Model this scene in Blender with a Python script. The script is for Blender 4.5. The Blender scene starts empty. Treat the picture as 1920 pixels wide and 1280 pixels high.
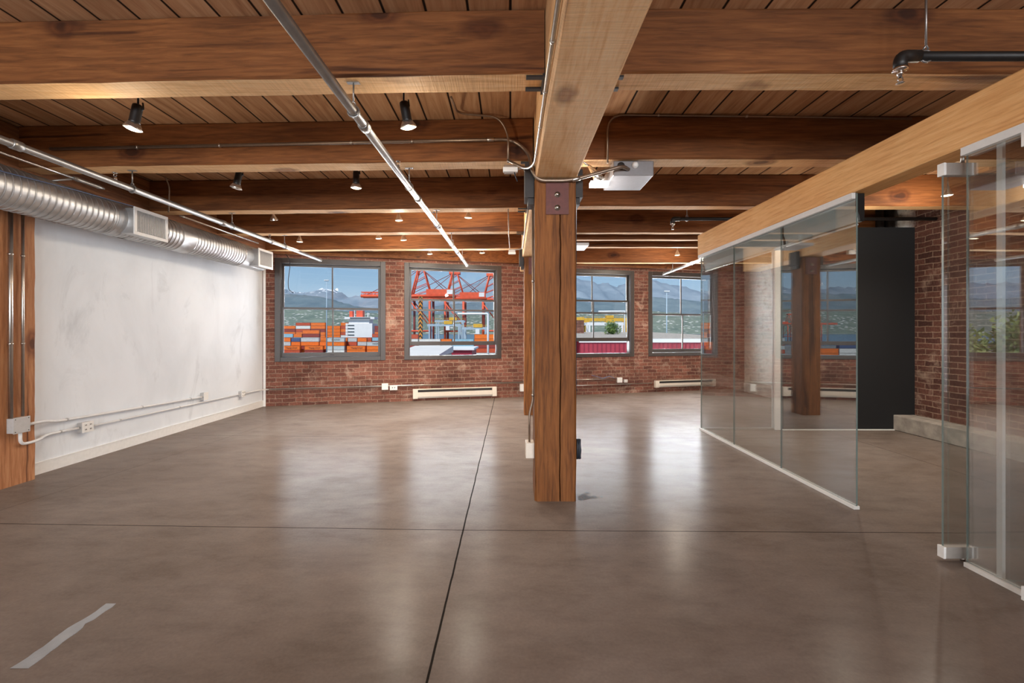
import bpy, bmesh, math, random
from mathutils import Vector, Matrix, noise
random.seed(7)
PI = math.pi
sc = bpy.context.scene
COL = sc.collection

# ------------------------------------------------------------------ camera, sky, sun, daylight, exposure
FPX, CX, CY, CZ = 853.0, 957.0, 622.0, 1.3          # focal length and vanishing point (1920x1280 frame), eye height
cam_d = bpy.data.cameras.new('camera'); cam = bpy.data.objects.new('camera', cam_d); COL.objects.link(cam)
cam.location = (0, 0, CZ); cam.rotation_euler = (PI/2, 0, 0)
cam_d.sensor_width = 36; cam_d.lens = 36*FPX/1920
cam_d.shift_x = (960-CX)/1920; cam_d.shift_y = -(640-CY)/1920
cam_d.clip_start = .05; cam_d.clip_end = 30000
sc.camera = cam
sc.view_settings.view_transform = 'Standard'; sc.view_settings.look = 'None'
sc.view_settings.gamma = 1; sc.view_settings.use_curve_mapping = False
sc.view_settings.exposure = 0.65
sc.cycles.transparent_max_bounces = 32; sc.cycles.max_bounces = 10; sc.cycles.diffuse_bounces = 5
sc.cycles.glossy_bounces = 5; sc.cycles.sample_clamp_indirect = 4.0
sc.cycles.caustics_reflective = True; sc.cycles.caustics_refractive = False

def lin(r, g, b):
    f = lambda v: (v/255/12.92) if v/255 <= .04045 else ((v/255+.055)/1.055)**2.4
    return (f(r), f(g), f(b), 1)

world = bpy.data.worlds.new('sky'); sc.world = world; world.use_nodes = True
wn = world.node_tree.nodes; wl = world.node_tree.links
for n in list(wn): wn.remove(n)
w_tc = wn.new('ShaderNodeTexCoord'); w_sep = wn.new('ShaderNodeSeparateXYZ'); w_r = wn.new('ShaderNodeValToRGB')
w_bg = wn.new('ShaderNodeBackground'); w_o = wn.new('ShaderNodeOutputWorld')
wl.new(w_tc.outputs['Generated'], w_sep.inputs[0]); wl.new(w_sep.outputs['Z'], w_r.inputs[0])
wl.new(w_r.outputs[0], w_bg.inputs[0]); wl.new(w_bg.outputs[0], w_o.inputs[0])
el = w_r.color_ramp.elements
el[0].position = 0.0; el[0].color = lin(206, 221, 232)
el[1].position = .5; el[1].color = lin(95, 150, 205)
e = el.new(.09); e.color = lin(170, 204, 232)
e = el.new(.18); e.color = lin(126, 176, 220)
w_bg.inputs[1].default_value = .58

def light(name, kind, loc, rot, power, color=(1, 1, 1), **kw):
    l = bpy.data.lights.new(name, kind); l.energy = power; l.color = color
    for k, v in kw.items(): setattr(l, k, v)
    o = bpy.data.objects.new(name, l); COL.objects.link(o); o.location = loc; o.rotation_euler = rot
    return o
light('sun', 'SUN', (0, -30, 60), (math.radians(40), 0, math.radians(-28)), 2.5, (1, .95, .87), angle=.009)

# the window wall is skewed to the room; (s along it, o outwards, z up)
TH = math.atan(.257); CT, ST = math.cos(TH), math.sin(TH)
def BW(s, o, z): return (-4.32 + s*CT - o*ST, 7.932 + s*ST + o*CT, z)
WIN = [(.192, 2.068, 0, 1.72), (2.405, 4.275, .19, 1.72), (5.33, 7.19, .25, 1.70), (7.53, 9.27, 0, 1.68)]   # s0, s1, lift of lower sash, meeting height
WZ0, WZ1 = .775, 2.60
for i, (s0, s1, lift, zm) in enumerate(WIN):         # daylight entering by each window
    p = BW((s0+s1)/2, .22, (WZ0+WZ1)/2)
    l = light('daylight', 'AREA', p, (PI/2, 0, TH+PI), (30, 50, 54, 84)[i], (.90, .95, 1.0), shape='RECTANGLE', size=s1-s0-.2, size_y=1.6)
    l.rotation_euler = (-PI/2, 0, TH)
    l.data.cycles.use_multiple_importance_sampling = False
for x in (-2.6, .52, 3.64):                           # added fill lights in unseen rear openings, behind the camera
    l = light('rear_fill', 'AREA', (x, -8.1, 1.75), (PI/2, 0, 0), 235, (.92, .96, 1), shape='RECTANGLE', size=2.2, size_y=1.7)
    l.data.cycles.use_multiple_importance_sampling = False

# ------------------------------------------------------------------ mesh helpers
def P(x, y, d): return Vector(((x-CX)/FPX*d, d, CZ+(CY-y)/FPX*d))
ORG = {}
class MB:
    def __init__(s, xf=None): s.v = []; s.f = []; s.m = []; s.xf = xf; s.sm = []
    def add(s, vs, fs, mi=0, smooth=False):
        b = len(s.v)
        for p in vs: s.v.append(Vector(s.xf(*p)) if s.xf else Vector(p))
        for f in fs: s.f.append([b+i for i in f]); s.m.append(mi); s.sm.append(smooth)
        return s
    def box(s, x0, x1, y0, y1, z0, z1, mi=0):
        vs = [(x, y, z) for z in (z0, z1) for y in (y0, y1) for x in (x0, x1)]
        return s.add(vs, [(0, 2, 3, 1), (4, 5, 7, 6), (0, 1, 5, 4), (2, 6, 7, 3), (0, 4, 6, 2), (1, 3, 7, 5)], mi)
    def prism(s, poly, z0, z1, mi=0):
        n = len(poly)
        vs = [(p[0], p[1], z0) for p in poly]+[(p[0], p[1], z1) for p in poly]
        fs = [tuple(range(n-1, -1, -1)), tuple(range(n, 2*n))]+[(i, (i+1) % n, n+(i+1) % n, n+i) for i in range(n)]
        return s.add(vs, fs, mi)
    def tube(s, pts, r, n=10, mi=0, caps=True, rs=None):
        pts = [Vector(p) for p in pts]
        if len(pts) < 2: return s
        t = (pts[1]-pts[0]).normalized()
        a = Vector((0, 0, 1)) if abs(t.z) < .9 else Vector((1, 0, 0))
        u = t.cross(a).normalized(); vs = []; fs = []
        for i, p in enumerate(pts):
            if i == 0: tt = t
            elif i == len(pts)-1: tt = (pts[i]-pts[i-1]).normalized()
            else: tt = ((pts[i]-pts[i-1]).normalized()+(pts[i+1]-pts[i]).normalized()).normalized()
            u = (u-tt*u.dot(tt)).normalized(); w = tt.cross(u)
            rr = rs[i] if rs else r
            for k in range(n):
                an = 2*PI*k/n; vs.append(p+(u*math.cos(an)+w*math.sin(an))*rr)
        for i in range(len(pts)-1):
            for k in range(n):
                k2 = (k+1) % n; fs.append((i*n+k, i*n+k2, (i+1)*n+k2, (i+1)*n+k))
        s.add(vs, fs, mi, True)
        if caps:
            b = len(s.v)-len(vs)
            for f in (list(range(n-1, -1, -1)), [(len(pts)-1)*n+k for k in range(n)]):
                s.f.append([b+i for i in f]); s.m.append(mi); s.sm.append(False)
        return s
    def lathe(s, prof, base, axis=(0, 0, 1), n=20, mi=0):      # prof: (radius, height) along axis
        base = Vector(base); ax = Vector(axis).normalized()
        return s.tube([base+ax*h for r, h in prof] if False else [base+ax*(h+i*1e-6) for i, (r, h) in enumerate(prof)], 1, n, mi, True, [max(r, 1e-4) for r, h in prof])
    def quad(s, a, b, c, d, mi=0): return s.add([a, b, c, d], [(0, 1, 2, 3)], mi)
    def build(s, name, mats, parent=None, origin=None):
        if parent is not None: org = ORG[parent.name]
        elif origin is not None: org = Vector(origin)
        else:
            lo = [min(v[i] for v in s.v) for i in range(3)]; hi = [max(v[i] for v in s.v) for i in range(3)]
            org = Vector(((lo[0]+hi[0])/2, (lo[1]+hi[1])/2, lo[2]))
        me = bpy.data.meshes.new(name)
        me.from_pydata([tuple(v-org) for v in s.v], [], s.f); me.update()
        bm = bmesh.new(); bm.from_mesh(me); bmesh.ops.recalc_face_normals(bm, faces=bm.faces); bm.to_mesh(me); bm.free()
        if not isinstance(mats, (list, tuple)): mats = [mats]
        for m in mats: me.materials.append(m)
        for i, p in enumerate(me.polygons): p.material_index = s.m[i]; p.use_smooth = s.sm[i]
        o = bpy.data.objects.new(name, me); COL.objects.link(o)
        ORG[o.name] = org
        if parent is not None: o.parent = parent
        else: o.location = org
        return o
def tag(o, label, cat=None, group=None, kind=None):
    if label: o['label'] = label
    if cat: o['category'] = cat
    if group: o['group'] = group
    if kind: o['kind'] = kind
    return o
def thing(name, loc, label=None, cat=None, group=None, kind=None):
    o = bpy.data.objects.new(name, None); COL.objects.link(o); o.location = loc; o.empty_display_size = .1
    ORG[o.name] = Vector(loc); return tag(o, label, cat, group, kind)
def bevel(o, w=.003, seg=2):
    m = o.modifiers.new('bevel', 'BEVEL'); m.width = w; m.segments = seg; m.limit_method = 'ANGLE'; m.angle_limit = .6; return o
def copy_tree(o, parent=None, dloc=None):
    c = o.copy(); COL.objects.link(c); ORG[c.name] = ORG[o.name].copy()
    if parent is not None: c.parent = parent
    elif dloc is not None: c.location = o.location+Vector(dloc); ORG[c.name] += Vector(dloc)
    for ch in list(o.children): copy_tree(ch, c)
    return c
def fillet(pts, r, n=6):                                  # rounds the corners of a polyline
    pts = [Vector(p) for p in pts]; out = [pts[0]]
    for i in range(1, len(pts)-1):
        a, b, c = pts[i-1], pts[i], pts[i+1]
        d1 = (a-b); d2 = (c-b); rr = min(r, d1.length*.49, d2.length*.49)
        p1 = b+d1.normalized()*rr; p2 = b+d2.normalized()*rr
        for k in range(n+1):
            t = k/n; out.append(p1*(1-t)**2+b*2*t*(1-t)+p2*t*t)
    out.append(pts[-1]); return out
def timber(p0, p1, w, h, jit=.003, seed=0, n=14, chamfer=.012, up=None, notch=None, pale=False):
    """sawn log from p0 to p1 (centre line), w across, h along 'up', edges slightly worn"""
    p0 = Vector(p0); p1 = Vector(p1); t = (p1-p0).normalized()
    up = Vector(up) if up else Vector((0, 0, 1)); side = t.cross(up).normalized(); up = side.cross(t).normalized()
    rnd = random.Random(seed); mb = MB(); vs = []; fs = []
    hw, hh, c = w/2, h/2, chamfer
    sec = [(-hw+c, -hh), (hw-c, -hh), (hw, -hh+c), (hw, hh-c), (hw-c, hh), (-hw+c, hh), (-hw, hh-c), (-hw, -hh+c)]
    if notch is not None:
        sec = sec[:1]+[(notch-.005, -hh), (notch, -hh+.045), (notch+.005, -hh)]+sec[1:]
    m = len(sec); wob = [0]*n; x = 0
    for i in range(n): x += rnd.uniform(-.006, .006); x *= .9; wob[i] = x
    for i in range(n):
        f = i/(n-1); c0 = p0.lerp(p1, f)
        for k, (a, b) in enumerate(sec):
            ja, jb = rnd.uniform(-jit, jit), rnd.uniform(-jit, jit)
            if notch is not None and 1 <= k <= 3: ja = wob[i]+(0 if k != 2 else .001); jb = 0
            vs.append(c0+side*(a+ja)+up*(b+jb))
    for i in range(n-1):
        for k in range(m):
            k2 = (k+1) % m; fs.append((i*m+k, i*m+k2, (i+1)*m+k2, (i+1)*m+k))
    fs += [tuple(range(m-1, -1, -1)), tuple((n-1)*m+k for k in range(m))]
    mb.add(vs, fs)
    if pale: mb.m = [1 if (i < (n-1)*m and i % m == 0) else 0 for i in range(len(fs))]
    return mb

# ------------------------------------------------------------------ materials
def newmat(name):
    m = bpy.data.materials.new(name); m.use_nodes = True
    nt = m.node_tree; b = nt.nodes['Principled BSDF']; return m, nt, b
def N(nt, t, **kw):
    n = nt.nodes.new(t)
    for k, v in kw.items():
        if k.startswith('i_'):
            n.inputs[k[2:].replace('_', ' ')].default_value = v
        else: setattr(n, k, v)
    return n
def ramp(nt, fac, stops):
    r = nt.nodes.new('ShaderNodeValToRGB'); e = r.color_ramp.elements
    e[0].position, e[0].color = stops[0]; e[1].position, e[1].color = stops[-1]
    for p, c in stops[1:-1]: q = e.new(p); q.color = c
    nt.links.new(fac, r.inputs[0]); return r.outputs[0]
def mix(nt, fac, a, b, mode='MIX'):
    m = nt.nodes.new('ShaderNodeMix'); m.data_type = 'RGBA'; m.blend_type = mode
    for i, v in ((0, fac), (6, a), (7, b)):
        if hasattr(v, 'links') or isinstance(v, bpy.types.NodeSocket): nt.links.new(v, m.inputs[i])
        else: m.inputs[i].default_value = v
    return m.outputs[2]
def math_(nt, op, a, b=0.0, c=None):
    m = nt.nodes.new('ShaderNodeMath'); m.operation = op
    for i, v in enumerate((a, b) if c is None else (a, b, c)):
        if isinstance(v, bpy.types.NodeSocket): nt.links.new(v, m.inputs[i])
        else: m.inputs[i].default_value = v
    return m.outputs[0]
def noise_(nt, vec, scale, detail=4, rough=.55, dist=0):
    n = N(nt, 'ShaderNodeTexNoise'); n.inputs['Scale'].default_value = scale; n.inputs['Detail'].default_value = detail
    n.inputs['Roughness'].default_value = rough; n.inputs['Distortion'].default_value = dist
    nt.links.new(vec, n.inputs['Vector']); return n.outputs['Fac']
def mapping(nt, vec, scale=(1, 1, 1), rot=(0, 0, 0), loc=(0, 0, 0)):
    m = N(nt, 'ShaderNodeMapping'); m.inputs['Scale'].default_value = scale; m.inputs['Rotation'].default_value = rot
    m.inputs['Location'].default_value = loc; nt.links.new(vec, m.inputs['Vector']); return m.outputs[0]
def objvec(nt, rnd=False):
    tc = N(nt, 'ShaderNodeTexCoord'); v = tc.outputs['Object']
    if rnd:
        oi = N(nt, 'ShaderNodeObjectInfo'); s = math_(nt, 'MULTIPLY', oi.outputs['Random'], 37.0)
        va = N(nt, 'ShaderNodeVectorMath', operation='ADD'); nt.links.new(v, va.inputs[0]); nt.links.new(s, va.inputs[1]); v = va.outputs[0]
    return v
def bump(nt, b, h, strength=.3, dist=.01):
    n = N(nt, 'ShaderNodeBump'); n.inputs['Strength'].default_value = strength; n.inputs['Distance'].default_value = dist
    nt.links.new(h, n.inputs['Height']); nt.links.new(n.outputs[0], b.inputs['Normal'])
def plain(name, col, rough=.5, metal=0.0, var=.12, scale=30, emit=None, estr=0, spec=.5):
    m, nt, b = newmat(name)
    v = objvec(nt); f = noise_(nt, v, scale, 3)
    lo = tuple(c*(1-var) for c in col[:3])+(1,); hi = tuple(min(1, c*(1+var)) for c in col[:3])+(1,)
    nt.links.new(ramp(nt, f, [(.3, lo), (.7, hi)]), b.inputs['Base Color'])
    b.inputs['Roughness'].default_value = rough; b.inputs['Metallic'].default_value = metal
    b.inputs['Specular IOR Level'].default_value = spec
    if emit:
        b.inputs['Emission Color'].default_value = emit; b.inputs['Emission Strength'].default_value = estr
    return m
def wood(name, axis, dark, mid, light_, knots=True, rough=.7, saw=0.0, stain=.55):
    m, nt, b = newmat(name)
    v = objvec(nt, True)
    sc_ = [1, 1, 1]; sc_[axis] = .07
    g = mapping(nt, v, tuple(sc_))
    grain = noise_(nt, g, 48, 6, .6, .5)
    sc2 = [1, 1, 1]; sc2[axis] = .25
    big = noise_(nt, mapping(nt, v, tuple(sc2)), 2.6, 4, .6, .4)
    col = ramp(nt, grain, [(.28, dark), (.5, mid), (.74, light_)])
    shade = ramp(nt, big, [(.33, (stain, stain*.95, stain*.9, 1)), (.6, (1, 1, 1, 1))])
    col = mix(nt, 1.0, col, shade, 'MULTIPLY')
    h = grain
    if knots:
        sk = [2.4, 2.4, 2.4]; sk[axis] = 1.3
        vo = N(nt, 'ShaderNodeTexVoronoi'); vo.inputs['Scale'].default_value = 1.0; vo.inputs['Randomness'].default_value = 1.0
        wv = N(nt, 'ShaderNodeVectorMath', operation='ADD')
        nz = N(nt, 'ShaderNodeTexNoise'); nz.inputs['Scale'].default_value = 9; nt.links.new(v, nz.inputs['Vector'])
        sc3 = N(nt, 'ShaderNodeVectorMath', operation='SCALE'); sc3.inputs['Scale'].default_value = .05
        nt.links.new(nz.outputs['Color'], sc3.inputs[0]); nt.links.new(v, wv.inputs[0]); nt.links.new(sc3.outputs[0], wv.inputs[1])
        nt.links.new(mapping(nt, wv.outputs[0], tuple(sk)), vo.inputs['Vector'])
        k = ramp(nt, vo.outputs['Distance'], [(.07, (.25, .19, .16, 1)), (.10, (.6, .5, .45, 1)), (.13, (.5, .42, .38, 1)), (.2, (1, 1, 1, 1))])
        col = mix(nt, 1.0, col, k, 'MULTIPLY')
        # long checks and dark streaks
        s4 = [1, 1, 1]; s4[axis] = .035
        ck = noise_(nt, mapping(nt, v, tuple(s4)), 11, 3, .5, .3)
        col = mix(nt, 1.0, col, ramp(nt, ck, [(.30, (.35, .3, .28, 1)), (.36, (1, 1, 1, 1))]), 'MULTIPLY')
    if saw > 0:
        s5 = [.6, .6, .6]; s5[axis] = 14
        sw = noise_(nt, mapping(nt, v, tuple(s5)), 7, 3, .6, .1)
        col = mix(nt, saw, col, ramp(nt, sw, [(.3, (.62, .55, .5, 1)), (.6, (1.1, 1.08, 1.05, 1))]), 'MULTIPLY')
        h = math_(nt, 'ADD', grain, math_(nt, 'MULTIPLY', sw, 1.2))
    nt.links.new(col, b.inputs['Base Color']); b.inputs['Roughness'].default_value = rough
    b.inputs['Specular IOR Level'].default_value = .3
    bump(nt, b, h, .45, .006); return m
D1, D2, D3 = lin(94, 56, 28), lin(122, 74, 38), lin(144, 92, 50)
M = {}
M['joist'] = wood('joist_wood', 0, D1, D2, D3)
M['sawn'] = wood('bounce_lit_underside', 0, lin(216, 166, 114), lin(240, 196, 142), lin(246, 212, 164), stain=.88, saw=.3)  # joist undersides paled: light bounced up from below is put into the colour
M['girder'] = wood('girder_wood', 1, lin(236, 182, 126), lin(250, 206, 152), lin(252, 218, 172), saw=.3, stain=.92)
M['column'] = wood('column_wood', 2, lin(86, 50, 22), lin(122, 74, 34), lin(144, 92, 46), stain=.72)
M['wall_girder'] = wood('wall_girder_wood', 1, lin(92, 56, 32), lin(126, 80, 48), lin(150, 102, 64))
M['left_post'] = wood('left_post_wood', 2, lin(142, 92, 58), lin(178, 122, 82), lin(196, 146, 104), stain=.8)
M['header'] = wood('header_wood', 1, lin(214, 152, 92), lin(238, 182, 118), lin(246, 198, 138), knots=False, rough=.45, stain=.88)
def plank_mat():
    m, nt, b = newmat('ceiling_planks'); v = objvec(nt)
    sx = N(nt, 'ShaderNodeSeparateXYZ'); nt.links.new(v, sx.inputs[0])
    q = math_(nt, 'DIVIDE', sx.outputs['X'], .229); fr = math_(nt, 'FRACT', q); fl = math_(nt, 'FLOOR', q)
    wn_ = N(nt, 'ShaderNodeTexWhiteNoise', noise_dimensions='1D'); nt.links.new(fl, wn_.inputs['W'])
    off = N(nt, 'ShaderNodeCombineXYZ'); nt.links.new(math_(nt, 'MULTIPLY', wn_.outputs['Value'], 50), off.inputs['Y'])
    va = N(nt, 'ShaderNodeVectorMath', operation='ADD'); nt.links.new(v, va.inputs[0]); nt.links.new(off.outputs[0], va.inputs[1])
    g = noise_(nt, mapping(nt, va.outputs[0], (1, .08, 1)), 22, 6, .62, .8)
    col = ramp(nt, g, [(.28, lin(176, 130, 94)), (.5, lin(208, 162, 122)), (.74, lin(226, 188, 150))])
    col = mix(nt, 1.0, col, ramp(nt, wn_.outputs['Value'], [(0, (.72, .7, .68, 1)), (1, (1, 1, 1, 1))]), 'MULTIPLY')
    gap = math_(nt, 'MINIMUM', fr, math_(nt, 'SUBTRACT', 1.0, fr))
    gm = ramp(nt, gap, [(.022, (.03, .025, .02, 1)), (.04, (1, 1, 1, 1))])
    col = mix(nt, 1.0, col, gm, 'MULTIPLY')
    nt.links.new(col, b.inputs['Base Color']); b.inputs['Roughness'].default_value = .75
    b.inputs['Specular IOR Level'].default_value = .25
    bump(nt, b, math_(nt, 'ADD', g, math_(nt, 'MULTIPLY', ramp(nt, gap, [(.0, (0, 0, 0, 1)), (.05, (1, 1, 1, 1))]), 2.0)), .4, .006)
    return m
M['planks'] = plank_mat()
def brick_mat(name, rotz, white=0, c1=None, c2=None):
    m, nt, b = newmat(name); v = objvec(nt)
    r = mapping(nt, v, (1, 1, 1), (0, 0, rotz))
    sx = N(nt, 'ShaderNodeSeparateXYZ'); nt.links.new(r, sx.inputs[0])
    cb = N(nt, 'ShaderNodeCombineXYZ'); nt.links.new(sx.outputs['X'], cb.inputs['X']); nt.links.new(sx.outputs['Z'], cb.inputs['Y'])
    nz = N(nt, 'ShaderNodeTexNoise'); nz.inputs['Scale'].default_value = 5; nz.inputs['Detail'].default_value = 3
    nt.links.new(v, nz.inputs['Vector'])
    scl = N(nt, 'ShaderNodeVectorMath', operation='SCALE'); scl.inputs['Scale'].default_value = .034
    nt.links.new(nz.outputs['Color'], scl.inputs[0])
    ad = N(nt, 'ShaderNodeVectorMath', operation='ADD'); nt.links.new(cb.outputs[0], ad.inputs[0]); nt.links.new(scl.outputs[0], ad.inputs[1])
    br = N(nt, 'ShaderNodeTexBrick'); nt.links.new(ad.outputs[0], br.inputs['Vector'])
    br.inputs['Scale'].default_value = 1; br.inputs['Brick Width'].default_value = .215; br.inputs['Row Height'].default_value = .073
    br.inputs['Mortar Size'].default_value = .0065; br.inputs['Mortar Smooth'].default_value = .3; br.inputs['Bias'].default_value = -.1
    br.inputs['Color1'].default_value = c1 or lin(136, 90, 76); br.inputs['Color2'].default_value = c2 or lin(96, 62, 54)
    br.inputs['Mortar'].default_value = lin(150, 128, 113)
    big = noise_(nt, v, 1.7, 5, .65, .3); fine = noise_(nt, v, 38, 4, .6)
    col = mix(nt, 1.0, br.outputs['Color'], ramp(nt, big, [(.3, (.62, .58, .56, 1)), (.65, (1.15, 1.12, 1.1, 1))]), 'MULTIPLY')
    col = mix(nt, 1.0, col, ramp(nt, fine, [(.3, (.66, .64, .62, 1)), (.7, (1.2, 1.2, 1.2, 1))]), 'MULTIPLY')
    # pale salts and old plaster smears
    sm = noise_(nt, mapping(nt, v, (1, 1, 1), (0, 0, 0), (3, 1, 4)), 3.2, 6, .7, .6)
    smm = ramp(nt, sm, [(.56, (0, 0, 0, 1)), (.72, (.55, .55, .55, 1))])
    col = mix(nt, smm, col, lin(190, 166, 148))
    if white:
        sy = N(nt, 'ShaderNodeSeparateXYZ'); nt.links.new(v, sy.inputs[0])
        lim = math_(nt, 'ADD', sy.outputs['Y'], math_(nt, 'MULTIPLY', math_(nt, 'SUBTRACT', big, .5), .6))
        reg = ramp(nt, math_(nt, 'MULTIPLY_ADD', lim, .5, white), [(.45, (0, 0, 0, 1)), (.55, (1, 1, 1, 1))])
        worn = ramp(nt, noise_(nt, v, 9, 6, .7, .5), [(.3, (.35, .35, .35, 1)), (.46, (1, 1, 1, 1))])
        col = mix(nt, math_(nt, 'MULTIPLY', reg, worn), col, lin(238, 237, 233))
    nt.links.new(col, b.inputs['Base Color']); b.inputs['Roughness'].default_value = .85
    b.inputs['Specular IOR Level'].default_value = .25
    hh = math_(nt, 'ADD', math_(nt, 'MULTIPLY', br.outputs['Fac'], -1.0), math_(nt, 'MULTIPLY', fine, .5))
    bump(nt, b, hh, .6, .008); return m
M['brick'] = brick_mat('brick_window_wall', -TH)
M['brick_side'] = brick_mat('brick_side_wall', PI/2, 0, lin(140, 94, 82), lin(100, 66, 58))
M['brick_white'] = brick_mat('brick_whitewashed', PI/2, .62, lin(112, 76, 66), lin(78, 52, 48))
def floor_mat():
    m, nt, b = newmat('polished_concrete'); tc = N(nt, 'ShaderNodeTexCoord'); v = tc.outputs['Object']
    a = noise_(nt, v, .55, 6, .6, .5); f = noise_(nt, mapping(nt, v, (1, 2.2, 1), (0, 0, .25)), 2.6, 9, .72, .15); g = noise_(nt, v, 70, 3, .6)
    col = ramp(nt, a, [(.3, lin(110, 97, 88)), (.5, lin(123, 111, 104)), (.7, lin(136, 126, 120))])
    col = mix(nt, 1.0, col, ramp(nt, f, [(.25, (.74, .72, .7, 1)), (.5, (.98, .98, .98, 1)), (.75, (1.16, 1.15, 1.14, 1))]), 'MULTIPLY')
    col = mix(nt, 1.0, col, ramp(nt, g, [(.3, (.92, .92, .92, 1)), (.7, (1.05, 1.05, 1.05, 1))]), 'MULTIPLY')
    sx = N(nt, 'ShaderNodeSeparateXYZ'); nt.links.new(v, sx.inputs[0]); X, Y = sx.outputs['X'], sx.outputs['Y']
    x1 = math_(nt, 'ADD', X, .31)
    skew = math_(nt, 'ADD', math_(nt, 'MULTIPLY', math_(nt, 'MINIMUM', x1, 0.0), .032), math_(nt, 'MULTIPLY', math_(nt, 'MAXIMUM', x1, 0.0), .013))
    ys = math_(nt, 'ADD', Y, skew)
    wob = math_(nt, 'MULTIPLY', math_(nt, 'SUBTRACT', noise_(nt, v, 3, 3), .5), .012)
    lines = None
    def line(e, at, w, dark):
        nonlocal lines
        dd = math_(nt, 'ABSOLUTE', math_(nt, 'ADD', math_(nt, 'SUBTRACT', e, at), wob))
        r_ = ramp(nt, math_(nt, 'DIVIDE', dd, w), [(.7, (dark, dark, dark, 1)), (1.0, (1, 1, 1, 1))])
        lines = r_ if lines is None else mix(nt, 1.0, lines, r_, 'MULTIPLY')
    line(X, -.31, .006, .12); line(ys, 2.985, .005, .2); line(ys, 5.6, .006, .55); line(X, 4.15, .005, .4)
    line(ys, .3, .006, .2); line(math_(nt, 'ADD', X, math_(nt, 'MULTIPLY', Y, -.1)), -4.05, .004, .6)
    col = mix(nt, 1.0, col, lines, 'MULTIPLY')
    # fine scratches
    vo = noise_(nt, mapping(nt, v, (.35, 9, 1), (0, 0, .7)), 5, 3, .5, .2)
    
    nt.links.new(col, b.inputs['Base Color'])
    b.inputs['Roughness'].default_value = .6; b.inputs['Specular IOR Level'].default_value = 0.0
    # a thin worn sealer over the concrete
    gl = N(nt, 'ShaderNodeBsdfGlossy'); gl.inputs['Roughness'].default_value = .24
    fr = N(nt, 'ShaderNodeFresnel'); fr.inputs[0].default_value = 1.5
    mx = N(nt, 'ShaderNodeMixShader'); nt.links.new(math_(nt, 'MULTIPLY', math_(nt, 'MULTIPLY', fr.outputs[0], lines), .33), mx.inputs[0])
    nt.links.new(b.outputs[0], mx.inputs[1]); nt.links.new(gl.outputs[0], mx.inputs[2])
    nt.links.new(mx.outputs[0], nt.nodes['Material Output'].inputs[0])
    bump(nt, b, math_(nt, 'ADD', g, lines), .05, .002); return m
M['floor'] = floor_mat()
def paint_mat():
    m, nt, b = newmat('white_wall_paint'); v = objvec(nt)
    s = noise_(nt, mapping(nt, v, (1, 1, .6)), 1.5, 5, .6, .5); t = noise_(nt, mapping(nt, v, (1, 1, .45), (0, 0, 0), (5, 2, 7)), 2.6, 6, .68, .8)
    col = ramp(nt, s, [(.3, lin(214, 219, 224)), (.65, lin(228, 233, 238))])
    col = mix(nt, 1.0, col, ramp(nt, t, [(.30, (.83, .83, .83, 1)), (.44, (1, 1, 1, 1))]), 'MULTIPLY')
    nt.links.new(col, b.inputs['Base Color']); b.inputs['Roughness'].default_value = .6
    bump(nt, b, noise_(nt, v, 40, 4), .08, .002); return m
M['white_wall'] = paint_mat()
M['black_wall'] = plain('black_paint', lin(15, 16, 18), .65, var=.1, scale=3)
M['concrete'] = plain('rough_concrete', lin(158, 150, 142), .85, var=.28, scale=9)
M['trim'] = plain('white_trim', lin(226, 225, 222), .45, var=.04)
M['taupe'] = plain('taupe_window_paint', lin(60, 53, 49), .4, var=.06)
M['galv'] = plain('galvanised_steel', lin(150, 148, 146), .36, .8, var=.1, scale=14)
M['duct'] = plain('spiral_duct_steel', lin(184, 184, 184), .38, .75, var=.14, scale=6)
M['emt'] = plain('steel_conduit', lin(196, 192, 186), .3, 1.0, var=.06)
M['emt_paint'] = plain('white_painted_conduit', lin(222, 221, 219), .4, var=.04)
M['emt_brown'] = plain('dull_conduit', lin(150, 132, 116), .4, .8, var=.08)
M['black_iron'] = plain('black_pipe', lin(34, 32, 31), .45, .3, var=.15)
M['chrome'] = plain('chrome', lin(225, 225, 225), .12, 1.0, var=.03)
M['black_steel'] = plain('black_steel', lin(40, 35, 33), .5, .2, var=.15)
M['red_steel'] = plain('oxide_red_steel', lin(92, 42, 34), .55, .0, var=.15)
M['plastic_white'] = plain('white_plastic', lin(228, 226, 222), .4, var=.03)
M['box_metal'] = plain('satin_box_metal', lin(140, 136, 136), .4, .6, var=.05)
M['plastic_grey'] = plain('grey_box_paint', lin(186, 184, 182), .35, .1, var=.05)
M['heater'] = plain('cream_enamel', lin(222, 212, 198), .4, var=.03)
M['dark_gap'] = plain('dark_cavity', lin(44, 40, 38), .7, var=.1)
M['lamp_black'] = plain('lamp_black', lin(26, 25, 25), .4, var=.1)
M['lamp_silver'] = plain('lamp_silver', lin(206, 200, 192), .25, .9, var=.05)
M['bulb'] = plain('lit_bulb', (1, .86, .62, 1), .4, emit=(1, .84, .58, 1), estr=3.0, var=0)
M['bulb_white'] = plain('lit_tube', (1, 1, 1, 1), .4, emit=(1, .97, .92, 1), estr=5.0, var=0)
M['tape'] = plain('duct_tape', lin(158, 162, 168), .45, .2, var=.1, scale=12)
M['cable'] = plain('dark_cable', lin(40, 46, 56), .5, var=.1)
M['blue_cable'] = plain('blue_cable', lin(92, 112, 148), .5, var=.1)
M['alu'] = plain('white_aluminium', lin(232, 231, 228), .35, .1, var=.03)
M['alu_grey'] = plain('brushed_patch_fitting', lin(190, 184, 178), .35, .6, var=.05)
M['blind'] = plain('pale_blind_cassette', lin(206, 216, 214), .4, var=.03)
M['putty'] = plain('grey_putty', lin(96, 98, 100), .7, var=.5, scale=40)
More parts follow.
